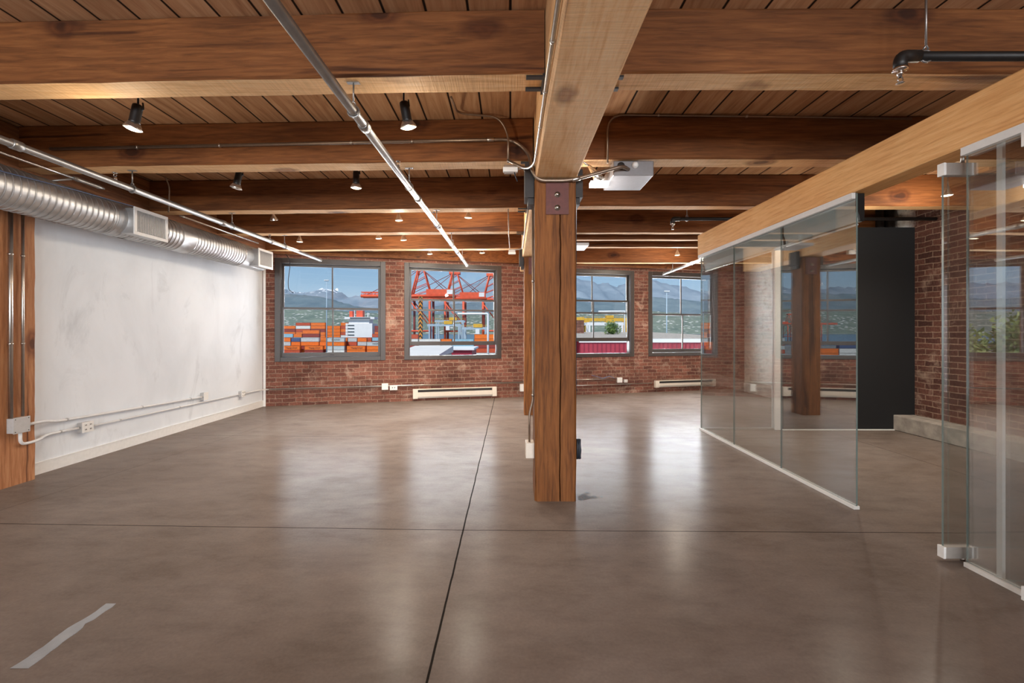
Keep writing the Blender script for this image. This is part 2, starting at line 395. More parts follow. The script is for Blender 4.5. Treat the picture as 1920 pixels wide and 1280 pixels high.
def glass_mat(name, ior, tint=(1, 1, 1, 1), boost=1.0):
    m = bpy.data.materials.new(name); m.use_nodes = True; nt = m.node_tree
    for n in list(nt.nodes): nt.nodes.remove(n)
    o = N(nt, 'ShaderNodeOutputMaterial'); t = N(nt, 'ShaderNodeBsdfTransparent'); g = N(nt, 'ShaderNodeBsdfGlossy'); mx = N(nt, 'ShaderNodeMixShader'); fr = N(nt, 'ShaderNodeFresnel')
    t.inputs[0].default_value = tint; g.inputs['Roughness'].default_value = 0.0; fr.inputs[0].default_value = ior
    ge = N(nt, 'ShaderNodeNewGeometry')
    nt.links.new(math_(nt, 'MULTIPLY_ADD', ge.outputs['Backfacing'], 1/ior-ior, ior), fr.inputs[0])
    nt.links.new(fr.outputs[0], mx.inputs[0]); nt.links.new(t.outputs[0], mx.inputs[1]); nt.links.new(g.outputs[0], mx.inputs[2]); nt.links.new(mx.outputs[0], o.inputs[0])
    return m
M['pane'] = glass_mat('window_glass', 1.3)
M['glass'] = glass_mat('partition_glass', 3.3, (.97, .985, .98, 1))
M['glass_edge'] = plain('polished_glass_edge', lin(110, 124, 120), .2, var=.05)

# ------------------------------------------------------------------ the room
def wall_y(X): return 7.98+.257*(X+4.135)
H, JB, GB = 3.04, 2.69, 2.473                        # deck, joist underside, girder underside
LW, RW = -4.32, 5.36
struct = lambda o: tag(o, None, kind='structure')
foot = [(-4.7, -8.3), (5.7, -8.3), (5.7, wall_y(5.7)+.3), (-4.7, wall_y(-4.7)+.3)]
struct(MB().prism(foot, -.2, 0).build('floor', M['floor'], origin=(0, 0, 0)))
struct(MB().prism(foot, H, H+.25).build('ceiling', M['planks'], origin=(0, 0, 0)))
w = MB(BW); SL = 9.99; TK = .32
edges = [0-.35]+[v for q in WIN for v in q[:2]]+[SL+.35]
w.box(edges[0], edges[-1], 0, TK, 0, WZ0); w.box(edges[0], edges[-1], 0, TK, WZ1, H)
for i in range(0, len(edges), 2): w.box(edges[i], edges[i+1], 0, TK, WZ0, WZ1)
struct(w.build('wall_back', M['brick'], origin=(0, 8, 0)))
LC0, LC1 = 3.70, 4.03                                # column in the left wall
w = MB(); w.box(LW-.3, LW, LC1, wall_y(LW), 0, GB-.006); w.box(LW-.3, LW, -8.0, LC0, 0, GB-.006)
struct(w.build('wall_left', M['white_wall'], origin=(LW, 4, 0)))
b = MB(); b.box(LW, LW+.014, LC1+.01, wall_y(LW)-.005, 0, .1); b.box(LW, LW+.018, LC1+.01, wall_y(LW)-.005, .1, .108)
struct(b.build('baseboard_left', M['trim']))
b = MB(BW); b.box(.012, .05, -.014, 0, .0, 2.47); struct(b.build('trim_1', M['trim']))
struct(MB().box(RW, RW+.3, -8.0, wall_y(RW), 0, H).build('wall_right', M['brick_white'], origin=(RW, 6.4, 0)))
c = MB(); c.box(5.08, RW, -4.7, 5.93, 0, .2); struct(c.build('trim_2', M['concrete'])) if False else None
cb = timber((5.22, -7.9, .1), (5.22, 9.9, .1), .28, .2, .004, 3, 40, .01); struct(cb.build('trim_2', M['concrete']))
w = MB()
for x0, x1 in ((-4.62, -3.7), (-1.5, -.58), (1.62, 2.54), (4.74, 5.66)): w.box(x0, x1, -8.3, -8.0, .9, 2.6)
w.box(-4.62, 5.66, -8.3, -8.0, 0, .9); w.box(-4.62, 5.66, -8.3, -8.0, 2.6, H)
struct(w.build('wall_rear', M['brick_side']))
# black end wall of the glass room
struct(MB().prism([(3.6, 6.03), (5.08, 6.03), (5.08, 6.13), (3.6, 6.13)], 0, 2.685).prism([(5.08, 6.03), (5.36, 6.03), (5.36, 6.13), (5.08, 6.13)], .2, 2.685).build('wall_partition', M['black_wall']))
struct(MB().box(3.6, 5.08, 6.012, 6.03, 0, .012).build('baseboard_partition', M['trim']))

# timbers
def put(mb, name, mat, label, cat, group=None, **kw): return tag(mb.build(name, mat, **kw), label, cat, group)
GX = .35
put(timber((GX, -7.95, (GB+H)/2-.002), (GX, 8.9, (GB+H)/2-.002), .32, H-GB-.012, .003, 11, 40), 'timber_girder', M['girder'],
    'wide rough-sawn timber girder running front to back over the central columns', 'beam')
put(timber((-4.31, -7.95, (GB+H)/2), (-4.31, 7.8, (GB+H)/2), .32, H-GB-.014, .003, 12, 40), 'timber_girder', M['wall_girder'],
    'dark timber girder along the top of the white left wall behind the duct', 'beam')
names = ['nearest', 'second', 'third', 'fourth', 'fifth', 'sixth', 'seventh']
JW = .19
for i, d in enumerate((2.44, 3.69, 5.08, 6.28, 7.56)):
    yl = d+.035*4.33; z = (JB+H)/2
    put(timber((-4.148, yl+JW/2, z), (.186, d+JW/2, z), JW, H-JB, .003, 20+i, 22, pale=True), 'ceiling_joist', [M['joist'], M['sawn']],  # 'sawn' is the underside colour paled for bounced light
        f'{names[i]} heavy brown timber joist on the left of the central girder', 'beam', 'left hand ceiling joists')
    jo = MB()
for i, (d, w_) in enumerate(((2.44, .19), (3.66, .19), (5.02, .17), (6.36, .13), (6.84, .13), (7.44, .13), (9.13, .17))):
    z = (JB+H)/2
    x1 = 5.35; x0 = .514
    if i == 6: x0 = .6
    put(timber((x0, d+w_/2, z), (x1, d+w_/2, z), w_, H-JB, .003, 40+i, 22, pale=True), 'ceiling_joist', [M['joist'], M['sawn']],  # 'sawn' again: underside paled for bounced light
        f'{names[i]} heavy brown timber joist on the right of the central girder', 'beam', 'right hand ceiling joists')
put(MB(BW).box(.2, 9.6, -.15, -.002, 2.65, H-.002), 'ledger_beam', M['joist'], 'long timber ledger on the brick wall above the four windows', 'beam')
# steel stirrups at the joist ends
def stirrup(x, d, side, label):
    m = MB(); s = -1 if side == 'l' else 1
    for yy in (d+.02, d+JW-.05):
        m.box(min(x, x+s*.1), max(x, x+s*.1), yy, yy+.03, JB-.012, JB-.002)
        m.box(min(x, x+s*.012), max(x, x+s*.012), yy, yy+.03, JB-.002, JB+.14)
    m.box(min(x, x+s*.012), max(x, x+s*.012), d, d+JW, JB-.02, JB-.002)
    tag(m.build('joist_hanger', M['black_steel']), label, 'bracket', 'joist hangers on the central girder')
for d, lab in ((2.44, 'nearest'), (3.69, 'second'), (5.08, 'third'), (6.28, 'fourth')):
    stirrup(.186, d, 'l', f'dark steel joist hanger holding the {lab} joist to the left of the girder')
for d, lab in ((2.44, 'nearest'), (5.02, 'third')):
    stirrup(.514, d, 'r', f'dark steel joist hanger holding the {lab} joist to the right of the girder')

def column(x0, x1, d0, d1, label, seed, notch=None, mat='column', plate=True, z1=GB-.004):
    t = thing('timber_column', ((x0+x1)/2, (d0+d1)/2, 0), label, 'column')
    timber(((x0+x1)/2, (d0+d1)/2, 0), ((x0+x1)/2, (d0+d1)/2, z1), x1-x0, d1-d0, .003, seed, 26, .014, (0, 1, 0), notch).build('post', M[mat], t)
    if plate:
        m = MB(); xm = (x0+x1)/2
        m.box(xm-.075, xm+.10, d0-.012, d0, z1-.27, z1-.01)
        p = m.build('bracket_plate', M['red_steel'], t)
        for zz in (z1-.12, z1-.22): MB().lathe([(.022, 0), (.022, .006), (.012, .007), (.012, .018), (0, .018)], (xm+.012, d0-.012, zz), (0, -1, 0), 14).build('bolt', M['emt'], p)
        m = MB(); m.box(x0-.075, x0-.003, d0+.06, d0+.25, z1-.12, z1+.15); m.box(x1+.003, x1+.06, d0+.06, d0+.25, z1-.12, z1+.10)
        m.box(x0-.05, x0-.003, d0+.08, d0+.23, z1-.17, z1-.12); m.box(x1+.003, x1+.04, d0+.08, d0+.23, z1-.17, z1-.12)
        m.build('girder_saddle', M['black_steel'], t)
    return t
column(.188, .505, 3.49, 3.80, 'square timber column with a long crack standing at the centre of the floor', 61, -.035)
column(.215, .505, 7.10, 7.40, 'far timber column behind the cracked central column near the windows', 62)
column(-4.5, -4.2, LC0, LC1, 'reddish timber column let into the left wall beside the white paint', 63, plate=False, mat='left_post')

# ------------------------------------------------------------------ windows
def window(n, s0, s1, lift, zm, label):
    base = BW((s0+s1)/2, 0, WZ0)
    t = tag(thing(f'window_{n}', base), label, kind='structure')
    cw = .09
    m = MB(BW)
    m.box(s0, s0+cw, -.012, .15, WZ0, WZ1); m.box(s1-cw, s1, -.012, .15, WZ0, WZ1)
    m.box(s0+cw, s1-cw, -.012, .15, WZ1-.085, WZ1); m.box(s0+cw, s1-cw, -.012, .15, WZ0, WZ0+.075)
    for a, b_ in ((s0+cw, s0+cw+.014), (s1-cw-.014, s1-cw)): m.box(a, b_, .012, .032, WZ0+.075, WZ1-.085)
    fr = m.build('window_frame', M['taupe'], t); bevel(fr, .004)
    MB(BW).box(s0-.03, s1+.03, -.02, -.001, WZ0-.035, WZ0).build('window_sill', M['concrete'], t) if False else None
    a, b_ = s0+cw+.003, s1-cw-.003; zb, zt = WZ0+.078, WZ1-.088; sm = (a+b_)/2
    def sash(name, z0, z1, o0, top, bot, off):
        m = MB(BW); st = .042
        m.box(a, a+st, o0, o0+.035, z0, z1); m.box(b_-st, b_, o0, o0+.035, z0, z1)
        m.box(a+st, b_-st, o0, o0+.035, z1-top, z1); m.box(a+st, b_-st, o0, o0+.035, z0, z0+bot)
        m.box(sm+off-.012, sm+off+.012, o0+.004, o0+.031, z0+bot, z1-top)
        so = m.build(name, M['taupe'], t); bevel(so, .003)
        MB(BW).box(a+st, b_-st, o0+.016, o0+.020, z0+bot, z1-top).build('glass_pane', M['pane'], so)
        return so
    sash('upper_sash', zm-.02, zt, .085, .04, .036, 0)
    lo = sash('lower_sash', zb+lift, zm+.02+lift, .045, .036, .075, .012)
    if not lift:
        m = MB(BW); m.box(sm-.035, sm+.035, .032, .045, zb+.03, zb+.042); m.build('sash_lift', M['black_steel'], lo)
    return t
wl_ = ['window nearest the white wall, both sashes shut', 'second window from the white wall, lower sash raised',
       'window right of the central column, lower sash raised', 'window farthest right, both sashes shut']
for i, q in enumerate(WIN): window(i+1, *q, wl_[i])

# ------------------------------------------------------------------ glass room
GXW = 2.5; HZ0, HZ1 = 2.32, 2.586
put(timber((GXW+.09, -1.0, (HZ0+HZ1)/2), (GXW+.09, 6.07, (HZ0+HZ1)/2), .18, HZ1-HZ0, .0008, 71, 16, .006), 'header_beam', M['header'],
    'smooth honey-coloured laminated header beam above the glass partition', 'beam')
def slab_x(y0, y1, z0, z1, x=GXW+.03, th=.012):          # pane standing along the room
    m = MB(); m.box(x, x+th, y0, y1, z0, z1); m.m = [1, 1, 1, 1, 0, 0]; return m
def slab_y(x0, x1, z0, z1, y, th=.012):
    m = MB(); m.box(x0, x1, y, y+th, z0, z1); m.m = [1, 1, 0, 0, 1, 1]; return m
GM = [M['glass'], M['glass_edge']]
pan = [(3.33, 4.257, 'nearest fixed glass pane left of the doorway under the header beam'), (4.26, 5.157, 'middle fixed glass pane of the three under the header beam'), (5.16, 6.05, 'farthest fixed glass pane of the partition beside the end return')]
for y0, y1, lab in pan: tag(slab_x(y0, y1-.003, .025, HZ0-.004).build('glass_panel', GM), lab, 'glass panel', 'fixed panes of the glass partition')
m = MB(); m.box(GXW+.015, GXW+.057, 3.33, 6.05, 0, .024); tag(m.build('floor_channel', M['alu']), 'white metal floor channel under the three fixed glass panes', 'channel')
m = MB(); m.box(GXW-.002, GXW+.026, 3.33, 6.06, HZ0-.045, HZ0-.002); tag(m.build('head_channel', M['alu']), 'white metal head channel along the header above the three fixed panes', 'channel')
for y0, y1, lab in ((3.36, 4.24, 'nearer pale roller blind cassette behind the glass partition'), (4.28, 6.0, 'farther pale roller blind cassette behind the glass partition')):
    t = thing('roller_blind', (GXW+.1, (y0+y1)/2, HZ0-.17), lab, 'blind', 'roller blinds behind the partition')
    m = MB(); prof = [(GXW+.048, HZ0-.13)]
    for k in range(7): an = PI/2*k/6; prof.append((GXW+.048+.02*math.sin(an), HZ0-.13-.045*(1-math.cos(an))-.03*math.sin(an)))
    pts = [(GXW+.048, HZ0-.003)]+prof+[(GXW+.10, prof[-1][1]), (GXW+.10, HZ0-.003)]
    n = len(pts)
    def extr(ya, yb):
        vs = [(p[0], ya, p[1]) for p in pts]+[(p[0], yb, p[1]) for p in pts]
        return MB().add(vs, [tuple(range(n)), tuple(range(2*n-1, n-1, -1))]+[(i, (i+1) % n, n+(i+1) % n, n+i) for i in range(n)])
    extr(y0, y1).build('cassette', M['blind'], t)
    MB().tube([(GXW+.07, y0+.01, HZ0-.225), (GXW+.07, y1-.01, HZ0-.225)], .008, 8).build('bottom_bar', M['alu'], t)
    o = extr(y0-.02, y0-.001).build('end_cap', M['lamp_black'], t); o['label'] = 'black end cap'
# end return
tag(slab_y(GXW+.045, 3.5, .025, 2.45, 6.05).build('glass_panel', GM), 'glass end return facing the room between header end and black wall', 'glass panel')
tag(MB().box(GXW+.045, 3.5, 6.035, 6.077, 0, .024).build('floor_channel', M['alu_grey']), 'grey floor channel under the glass end return', 'channel')
m = MB(); m.box(3.5, 3.598, 6.02, 6.10, 0, 2.6); bevel(tag(m.build('end_post', M['alu']), 'white aluminium post joining glass end return to the black wall', 'post'), .004)
# near pane, fin and the two open doors
tag(slab_x(2.19, 2.525, .025, HZ0-.004).build('glass_panel', GM), 'narrow fixed glass pane between the two open glass doors', 'glass panel')
tag(MB().box(GXW+.015, GXW+.057, 2.19, 2.525, 0, .024).build('floor_channel', M['alu']), 'short white floor channel under the narrow glass pane', 'channel')
tag(MB().box(GXW-.002, GXW+.026, 2.19, 2.525, HZ0-.045, HZ0-.002).build('head_channel', M['alu']), 'short white head channel above the narrow glass pane', 'channel')
m = slab_y(GXW+.06, 5.07, .005, HZ0-.004, 2.36); tag(m.build('glass_panel', GM), 'glass cross wall behind the narrow pane dividing two rooms', 'glass panel')
tag(MB().box(GXW+.043, GXW+.06, 2.352, 2.38, .025, HZ0-.004).build('joint_strip', M['alu']), 'pale vertical joint strip behind the narrow glass pane', 'strip')
def door(y, lab):
    t = thing('glass_door', (GXW-.05, y, .0), lab, 'door', 'open glass doors')
    x0 = GXW-.055
    slab_y(x0+.012, x0+.86, .075, 2.20, y).build('door_pane', GM, t)
    for z0, z1, nm in ((.02, .085, 'bottom_patch_fitting'), (2.185, 2.255, 'top_patch_fitting')):
        bevel(MB().box(x0+.012, x0+.185, y-.014, y+.026, z0, z1).build(nm, M['alu_grey'], t), .003)
        o = MB().box(x0, x0+.012, y-.014, y+.026, z0, z1).build('fitting_cap', M['alu'], t); o['label'] = 'white end cap'
    MB().tube([(GXW+.07, y+.006, 2.255), (GXW+.07, y+.006, 2.32)], .01, 10).build('top_pivot', M['emt'], t)
    MB().tube([(GXW+.07, y+.006, .0), (GXW+.07, y+.006, .02)], .012, 10).build('floor_pivot', M['emt'], t)
door(2.58, 'open glass door standing at the partition doorway')
door(2.152, 'open glass door at the right edge of the photo')
tag(MB().tube([(GXW+.185, 2.0, 2.40), (GXW+.2, 6.0, 2.36)], .008, 8).build('data_cable', M['blue_cable']), 'blue cable along the back of the header beam', 'cable')

t = thing('riser_pipe', (5.2, 6.3, 2.69), 'dark riser pipes rising above the black wall by the brick', 'pipe')
MB().tube([(5.10, 6.28, 2.3), (5.10, 6.28, H-.01)], .05, 12).build('pipe_run', M['black_iron'], t)
MB().tube([(5.24, 6.28, 2.3), (5.24, 6.28, H-.01)], .06, 12).build('pipe_run', M['black_iron'], t)

# ------------------------------------------------------------------ duct
DX, DZ, DR = -3.94, 2.42, .167
t = thing('air_duct', (DX, 3, DZ), 'spiral galvanised air duct along the white left wall', 'duct')
def spiral(y0, y1, pitch=.055, n=40, prof=((0, 0), (.05, 0), (.74, 0), (.77, 0), (.79, .005), (.85, .005), (.87, -.007), (.93, -.007), (.95, 0))):
    m = MB(); ys = []; k = 0
    rows = []
    cnt = int((y1-y0)/pitch)
    for i in range(cnt):
        for f, h in prof: rows.append((y0+(i+f)*pitch, h))
    rows.append((y0+cnt*pitch, 0)); vs = []; fs = []
    for y, h in rows:
        for k in range(n):
            a = 2*PI*k/n; yy = min(max(y+pitch*(k/n if k <= n/2 else (n-k)/n)*1.0, y0), y1)
            vs.append((DX+(DR+h)*math.cos(a), yy, DZ+(DR+h)*math.sin(a)))
    for i in range(len(rows)-1):
        for k in range(n):
            k2 = (k+1) % n; fs.append((i*n+k, i*n+k2, (i+1)*n+k2, (i+1)*n+k))
    return m.add(vs, fs, 0, True)
spiral(-6.05, 4.62).build('duct_section', M['duct'], t); spiral(4.60, 5.28).build('duct_section', M['duct'], t); spiral(5.46, 6.55).build('duct_section', M['duct'], t)
def sleeve(y0, y1):
    MB().tube([(DX, y0, DZ), (DX, y0+.008, DZ), (DX, y0+.02, DZ), (DX, y1-.02, DZ), (DX, y1-.008, DZ), (DX, y1, DZ)], DR, 40, rs=[DR+.001, DR+.007, DR+.003, DR+.003, DR+.007, DR+.001]).build('duct_sleeve', M['duct'], t)
sleeve(4.36, 4.5); sleeve(5.26, 5.50); sleeve(6.5, 7.12)
def takeoff(y0, y1):
    m = MB(); x0, x1 = DX+.05, -3.712; z0, z1 = 2.275, 2.525
    m.box(x0, x1, y0+.01, y1-.01, z0, z1); b_ = m.build('takeoff_box', M['duct'], t); bevel(b_, .004)
    m = MB(); w = .032; zz0, zz1 = z0-.012, z1+.012
    for a in ((y0, y1, zz0, zz0+w), (y0, y1, zz1-w, zz1), (y0, y0+w, zz0+w, zz1-w), (y1-w, y1, zz0+w, zz1-w)): m.box(x1, x1+.014, *a)
    g = m.build('grille_frame', M['trim'], b_); bevel(g, .003)
    m = MB(); n = 22
    for k in range(n):
        y = y0+w+(k+.5)*(y1-y0-2*w)/n; m.box(x1-.012, x1+.008, y-.0025, y+.0025, zz0+w, zz1-w)
    m.build('grille_vanes', M['plastic_grey'], b_)
    MB().box(x1-.02, x1-.013, y0+w, y1-w, zz0+w, zz1-w).build('grille_back', M['dark_gap'], b_)
takeoff(4.477, 4.916); takeoff(6.69, 7.09)
for y in (4.2,  6.2):
    MB().box(DX-.012, DX+.012, y, y+.025, DZ+DR-.002, H-.36 if False else 2.689).build('hanger_strap', M['galv'], t) if False else None
tag(MB().tube([(DX+.178, 1.0, DZ+.02), (DX+.165, 3.4, DZ+.073), (DX+.134, 4.0, DZ+.122), (DX+.06, 4.7, DZ+.172)], .0045, 8).build('data_cable', M['blue_cable']), 'thin blue cable lying along the spiral air duct', 'cable')

# ------------------------------------------------------------------ sprinkler pipes
def hanger(mb_pipe_parent, x, y, z, r, ztop, name='pipe_hanger'):
    m = MB()
    m.tube([(x, y, z+r+.03), (x, y, ztop)], .005, 8)
    ring = [(x+(r+.006)*math.cos(a), y, z+(r+.006)*math.sin(a)) for a in [PI/2+2*PI*k/20 for k in range(21)]]
    m.tube(ring, .005, 6, caps=False)
    m.tube([(x-.012, y, z+r+.012), (x, y, z+r+.034), (x+.012, y, z+r+.012)], .005, 6)
    m.box(x-.035, x+.035, y-.012, y+.012, ztop-.004, ztop)
    return m.build(name, M['galv'], mb_pipe_parent)
def sprinkler(x, y, z, up, parent, mat='chrome'):
    s = 1 if up else -1; m = MB()
    m.lathe([(.014, 0), (.014, .018), (.009, .02), (.009, .03)], (x, y, z), (0, 0, s), 10)
    for sx in (-1, 1): m.tube([(x+sx*.009, y, z+s*.028), (x+sx*.014, y, z+s*.042), (x, y, z+s*.058)], .003, 6)
    m.lathe([(.004, .05), (.019, .058), (.019, .061), (0, .061)], (x, y, z), (0, 0, s), 12)
    return m.build('sprinkler_head', M[mat], parent)
def pipe(p0, p1, r, label, hang=(), coup=(), heads=(), mat='galv', endcap=True):
    p0 = Vector(p0); p1 = Vector(p1); t = thing('sprinkler_pipe', p0.lerp(p1, .5), label, 'pipe')
    MB().tube([p0, p1], r, 20).build('pipe_run', M[mat], t)
    at = lambda y: p0.lerp(p1, (y-p0.y)/(p1.y-p0.y)); dr = (p1-p0).normalized()
    for y, zt in hang: q = at(y); hanger(t, q.x, q.y, q.z, r, zt)
    for y in coup:
        q = at(y); MB().tube([q-dr*.035, q-dr*.03, q+dr*.03, q+dr*.035], r, 16, rs=[r, r+.007, r+.007, r]).build('coupling', M[mat], t)
    for y in heads: q = at(y); sprinkler(q.x, q.y, q.z+r-.004, True, t)
    if endcap:
        q = p1; MB().lathe([(r+.006, -.03), (r+.008, 0), (r+.004, .02), (r*.5, .024), (0, .024)], q, dr, 16).build('end_cap', M[mat], t)
    return t
pipe((-.935, -2, 2.53), (-.80, 8.39, 2.53), .026, 'long steel sprinkler pipe hung between central girder and left lights',
     [(2.54, JB), (3.86, JB), (5.19, JB), (6.38, JB), (7.66, JB)], [2.72, 4.2, 5.3, 7.0], [3.5, 5.0, 6.5])
pipe((-3.27, -2, 2.53), (-3.25, 7.77, 2.53), .026, 'steel sprinkler pipe hung above the air duct on the left',
     [(3.92, JB), (5.32, JB), (6.55, JB)], [3.0, 5.15, 6.2], [3.75, 6.15])
pipe((3.28, 4.3, 2.54), (3.28, 9.72, 2.54), .026, 'steel sprinkler pipe ending near the right hand windows', [(9.2, JB), (7.5, JB)], [8.2], [], endcap=True)
def branch(x0, x1, y, z, label, hx, ztop):
    t = thing('sprinkler_pipe', ((x0+x1)/2, y, z), label, 'pipe', 'black sprinkler branches'); r = .022
    MB().tube([(x1, y, z), (x0+.06, y, z)], r, 16).build('pipe_run', M['black_iron'], t)
    pts = fillet([(x0+.09, y, z), (x0, y, z), (x0, y, z-.06)], .06, 8)
    MB().tube(pts, r+.006, 14).build('elbow', M['black_iron'], t)
    MB().lathe([(r+.01, 0), (r+.01, .012), (.012, .014), (.012, .02)], (x0, y, z-.058), (0, 0, -1), 14).build('reducer', M['chrome'], t)
    sprinkler(x0, y, z-.072, False, t); hanger(t, hx, y, z, r, ztop)
branch(1.885, 4.9, 2.2, 2.632, 'black sprinkler branch crossing above the header beam at upper right', 2.01, H-.002)
branch(2.04, 5.35, 5.72, 2.72, 'black sprinkler branch far off between the right hand joists', 2.22, H-.002)

# ------------------------------------------------------------------ conduits
def conduit(pts, r, label, mat='emt', rad=.1, straps=(), n=10, coup=()):
    t = thing('conduit', pts[0], label, 'conduit')
    MB().tube(fillet(pts, rad), r, n).build('conduit_run', M[mat], t)
    for p, ax in straps:
        p = Vector(p); m = MB(); a = Vector(ax).normalized()
        m.tube([p-a*.008, p+a*.008], r+.003, n); m.build('strap', M['emt' if mat != 'emt_paint' else 'plastic_grey'], t)
    for p, ax in coup:
        p = Vector(p); a = Vector(ax).normalized(); MB().tube([p-a*.03, p-a*.025, p+a*.025, p+a*.03], r, n, rs=[r, r+.004, r+.004, r]).build('coupling', M['emt'], t)
    return t
# face of the second left joist, then over the front of the central column to the box on the right
yj = 3.69-.022; sk = lambda X: 3.69+.035*(.186-X)-.022
c0 = P(945, 258, sk(-.05))
conduit([(-3.85, sk(-3.85), 2.83), (.02, sk(.02), 2.855), (.15, 3.64, 2.73), (.16, 3.48, 2.55), (.21, 3.46, 2.45), (.46, 3.46, 2.45), (.86, 3.47, 2.565), (.92, 3.545, 2.565)],
        .014, 'long conduit on the second left joist curling over the central column top', 'emt_brown', .09,
        [((-3.1, sk(-3.1), 2.8345), (1, 0, 0)), ((-2.4, sk(-2.4), 2.839), (1, 0, 0)), ((-1.3, sk(-1.3), 2.846), (1, 0, 0)), ((-.8, sk(-.8), 2.849), (1, 0, 0))], 12, [((-.16, sk(-.16), 2.854), (1, 0, 0)), ((.5, 3.4605, 2.4615), (1, 0, .29))])
conduit([P(846, 182, 3.1), P(858, 212, 3.55), P(935, 219, 3.60), P(953, 250, 3.62), P(953, 305, 3.62)], .0085, 'small conduit dropping from the ceiling to the box left of the girder', 'emt_brown', .1)
conduit([(.176, -2, 2.515), (.176, 3.3, 2.515), (.12, 3.5, 2.55), P(952, 300, 3.6)], .010, 'bright steel conduit along the lower left edge of the central girder', 'emt', .12, [((.176, y, 2.515), (0, 1, 0)) for y in (1.9, 2.3, 2.7, 3.1)])
conduit([(.18, 4.0, 2.53), (.18, 6.7, 2.53), P(968, 468, 6.75), P(955, 468, 6.75)], .011, 'bright conduit along the girder between the two central columns', 'emt', .06)
conduit([P(953, 392, 4.9), P(954, 440, 6.1), P(956, 465, 6.7)], .007, 'thin conduit hanging down beyond the third left joist', 'emt_brown', .05)
conduit([P(1139, 306, 3.62), P(1139, 215, 3.63), P(1500, 219, 3.63), (3.2, 3.63, 3.0)], .0085, 'conduit along the top of the second right hand joist', 'emt_brown', .14, [(P(1235, 216, 3.63), (1, 0, 0)), (P(1400, 218, 3.63), (1, 0, 0))])
conduit([(-3.75, 0, 2.62), (-3.75, 3.6, 2.62), (-3.75, 3.9, 2.62)], .010, 'thin pale conduit above the near end of the air duct', 'emt', .05)
conduit([(-3.74, 5.15, 2.615), (-3.74, 6.75, 2.615)], .010, 'thin pale conduit above the far end of the air duct', 'emt', .05, [((-3.74, 5.2, 2.615), (0, 1, 0))])
t = thing('pipe_valve', (-3.75, 4.0, 2.62), 'small steel valve fitting at the end of the pale conduit over the duct', 'valve')
MB().tube([(-3.75, 3.9, 2.62), (-3.75, 3.94, 2.62), (-3.75, 3.96, 2.62), (-3.75, 4.12, 2.62), (-3.75, 4.14, 2.62), (-3.75, 4.2, 2.62)], .02, 12, rs=[.016, .02, .017, .017, .02, .008]).build('valve_body', M['galv'], t)
MB().tube([(-3.76, 3.9, 2.61), (-3.9, 3.86, 2.58), (-4.0, 3.82, 2.585)], .009, 8).build('side_branch', M['galv'], t)
conduit([P(310, 332, 4.9), P(318, 350, 5.0), P(316, 398, 5.05)], .008, 'bent conduit dropping behind the left sprinkler pipe', 'emt_brown', .08)
# column in the left wall
for x, r, lab in ((3.80, .016, 'thicker conduit standing on the left wall column'), (3.895, .011, 'thinner conduit standing on the left wall column')):
    conduit([(-4.175, x, 2.46), (-4.175, x, .58)], r, lab, 'emt', .02, [((-4.175, x, 1.2), (0, 0, 1)), ((-4.175, x, 1.95), (0, 0, 1))])
t = thing('junction_box', (-4.19, 3.86, .46), 'square grey junction box low on the left wall column', 'box')
bevel(MB().box(-4.2, -4.14, 3.79, 3.915, .45, .575).build('box_body', M['plastic_grey'], t), .004)
bevel(MB().box(-4.14, -4.135, 3.785, 3.92, .445, .58).build('cover_plate', M['plastic_grey'], t), .003)
for a, b_ in ((3.80, .46), (3.905, .46), (3.80, .565), (3.905, .565)): MB().lathe([(.004, 0), (.003, .003), (0, .003)], (-4.135, a, b_), (1, 0, 0), 8).build('screw', M['dark_gap'], t)
XL = LW+.03
conduit([(-4.17, 3.915, .5), (-4.19, 4.1, .50), (XL, 4.28, .455), (XL, 5.3, .425), (XL, 6.33, .395)], .0135, 'upper white painted conduit along the left wall', 'emt_paint', .12, [((XL, 4.4, .452), (0, 1, 0)), ((XL, 5.3, .425), (0, 1, 0)), ((XL, 6.1, .402), (0, 1, 0))])
conduit([(-4.17, 3.87, .45), (-4.17, 3.87, .34), (-4.2, 4.05, .335), (XL, 4.2, .352), (XL, 4.52, .345)], .0125, 'looping white conduit from the junction box to the near outlet', 'emt_paint', .09, [((XL, 4.34, .349), (0, 1, 0))])
conduit([(XL, 4.66, .335), (XL, 5.9, .325), (XL, 7.22, .31)], .0095, 'lower white painted conduit along the left wall', 'emt_paint', .05, [((XL, 5.0, .332), (0, 1, 0)), ((XL, 5.9, .325), (0, 1, 0))])
conduit([(XL, 7.32, .31), (XL, 7.8, .305), (-4.2, 7.9, .30)], .0095, 'white conduit end running into the brick corner', 'emt_paint', .05)
def outlet_left(y0, y1, z0, z1, lab, sockets=True):
    t = thing('outlet_box', (LW, (y0+y1)/2, z0), lab, 'outlet')
    bevel(MB().box(LW+.001, LW+.052, y0+.004, y1-.004, z0+.004, z1-.004).build('box_body', M['plastic_grey'], t), .004)
    bevel(MB().box(LW+.052, LW+.058, y0, y1, z0, z1).build('face_plate', M['plastic_white'], t), .002)
    if sockets:
        ym = (y0+y1)/2
        for yy in (ym-.026, ym+.026):
            zc = (z0+z1)/2
            for dz in (.022, -.022):
                m = MB(); zz = zc+dz
                m.box(LW+.0575, LW+.0605, yy-.016, yy+.016, zz-.015, zz+.015); so = m.build('socket', M['plastic_white'], t)
                for q in (-.006, .006): MB().box(LW+.0605, LW+.0612, yy+q-.003, yy+q+.003, zz-.007, zz+.007).build('socket_slot', M['dark_gap'], so)
outlet_left(4.53, 4.655, .29, .395, 'double outlet box near the timber column on the white wall')
outlet_left(6.33, 6.42, .345, .455, 'blank box at the end of the upper white conduit', False)
outlet_left(7.22, 7.32, .265, .36, 'small outlet box by the far corner of the white wall')
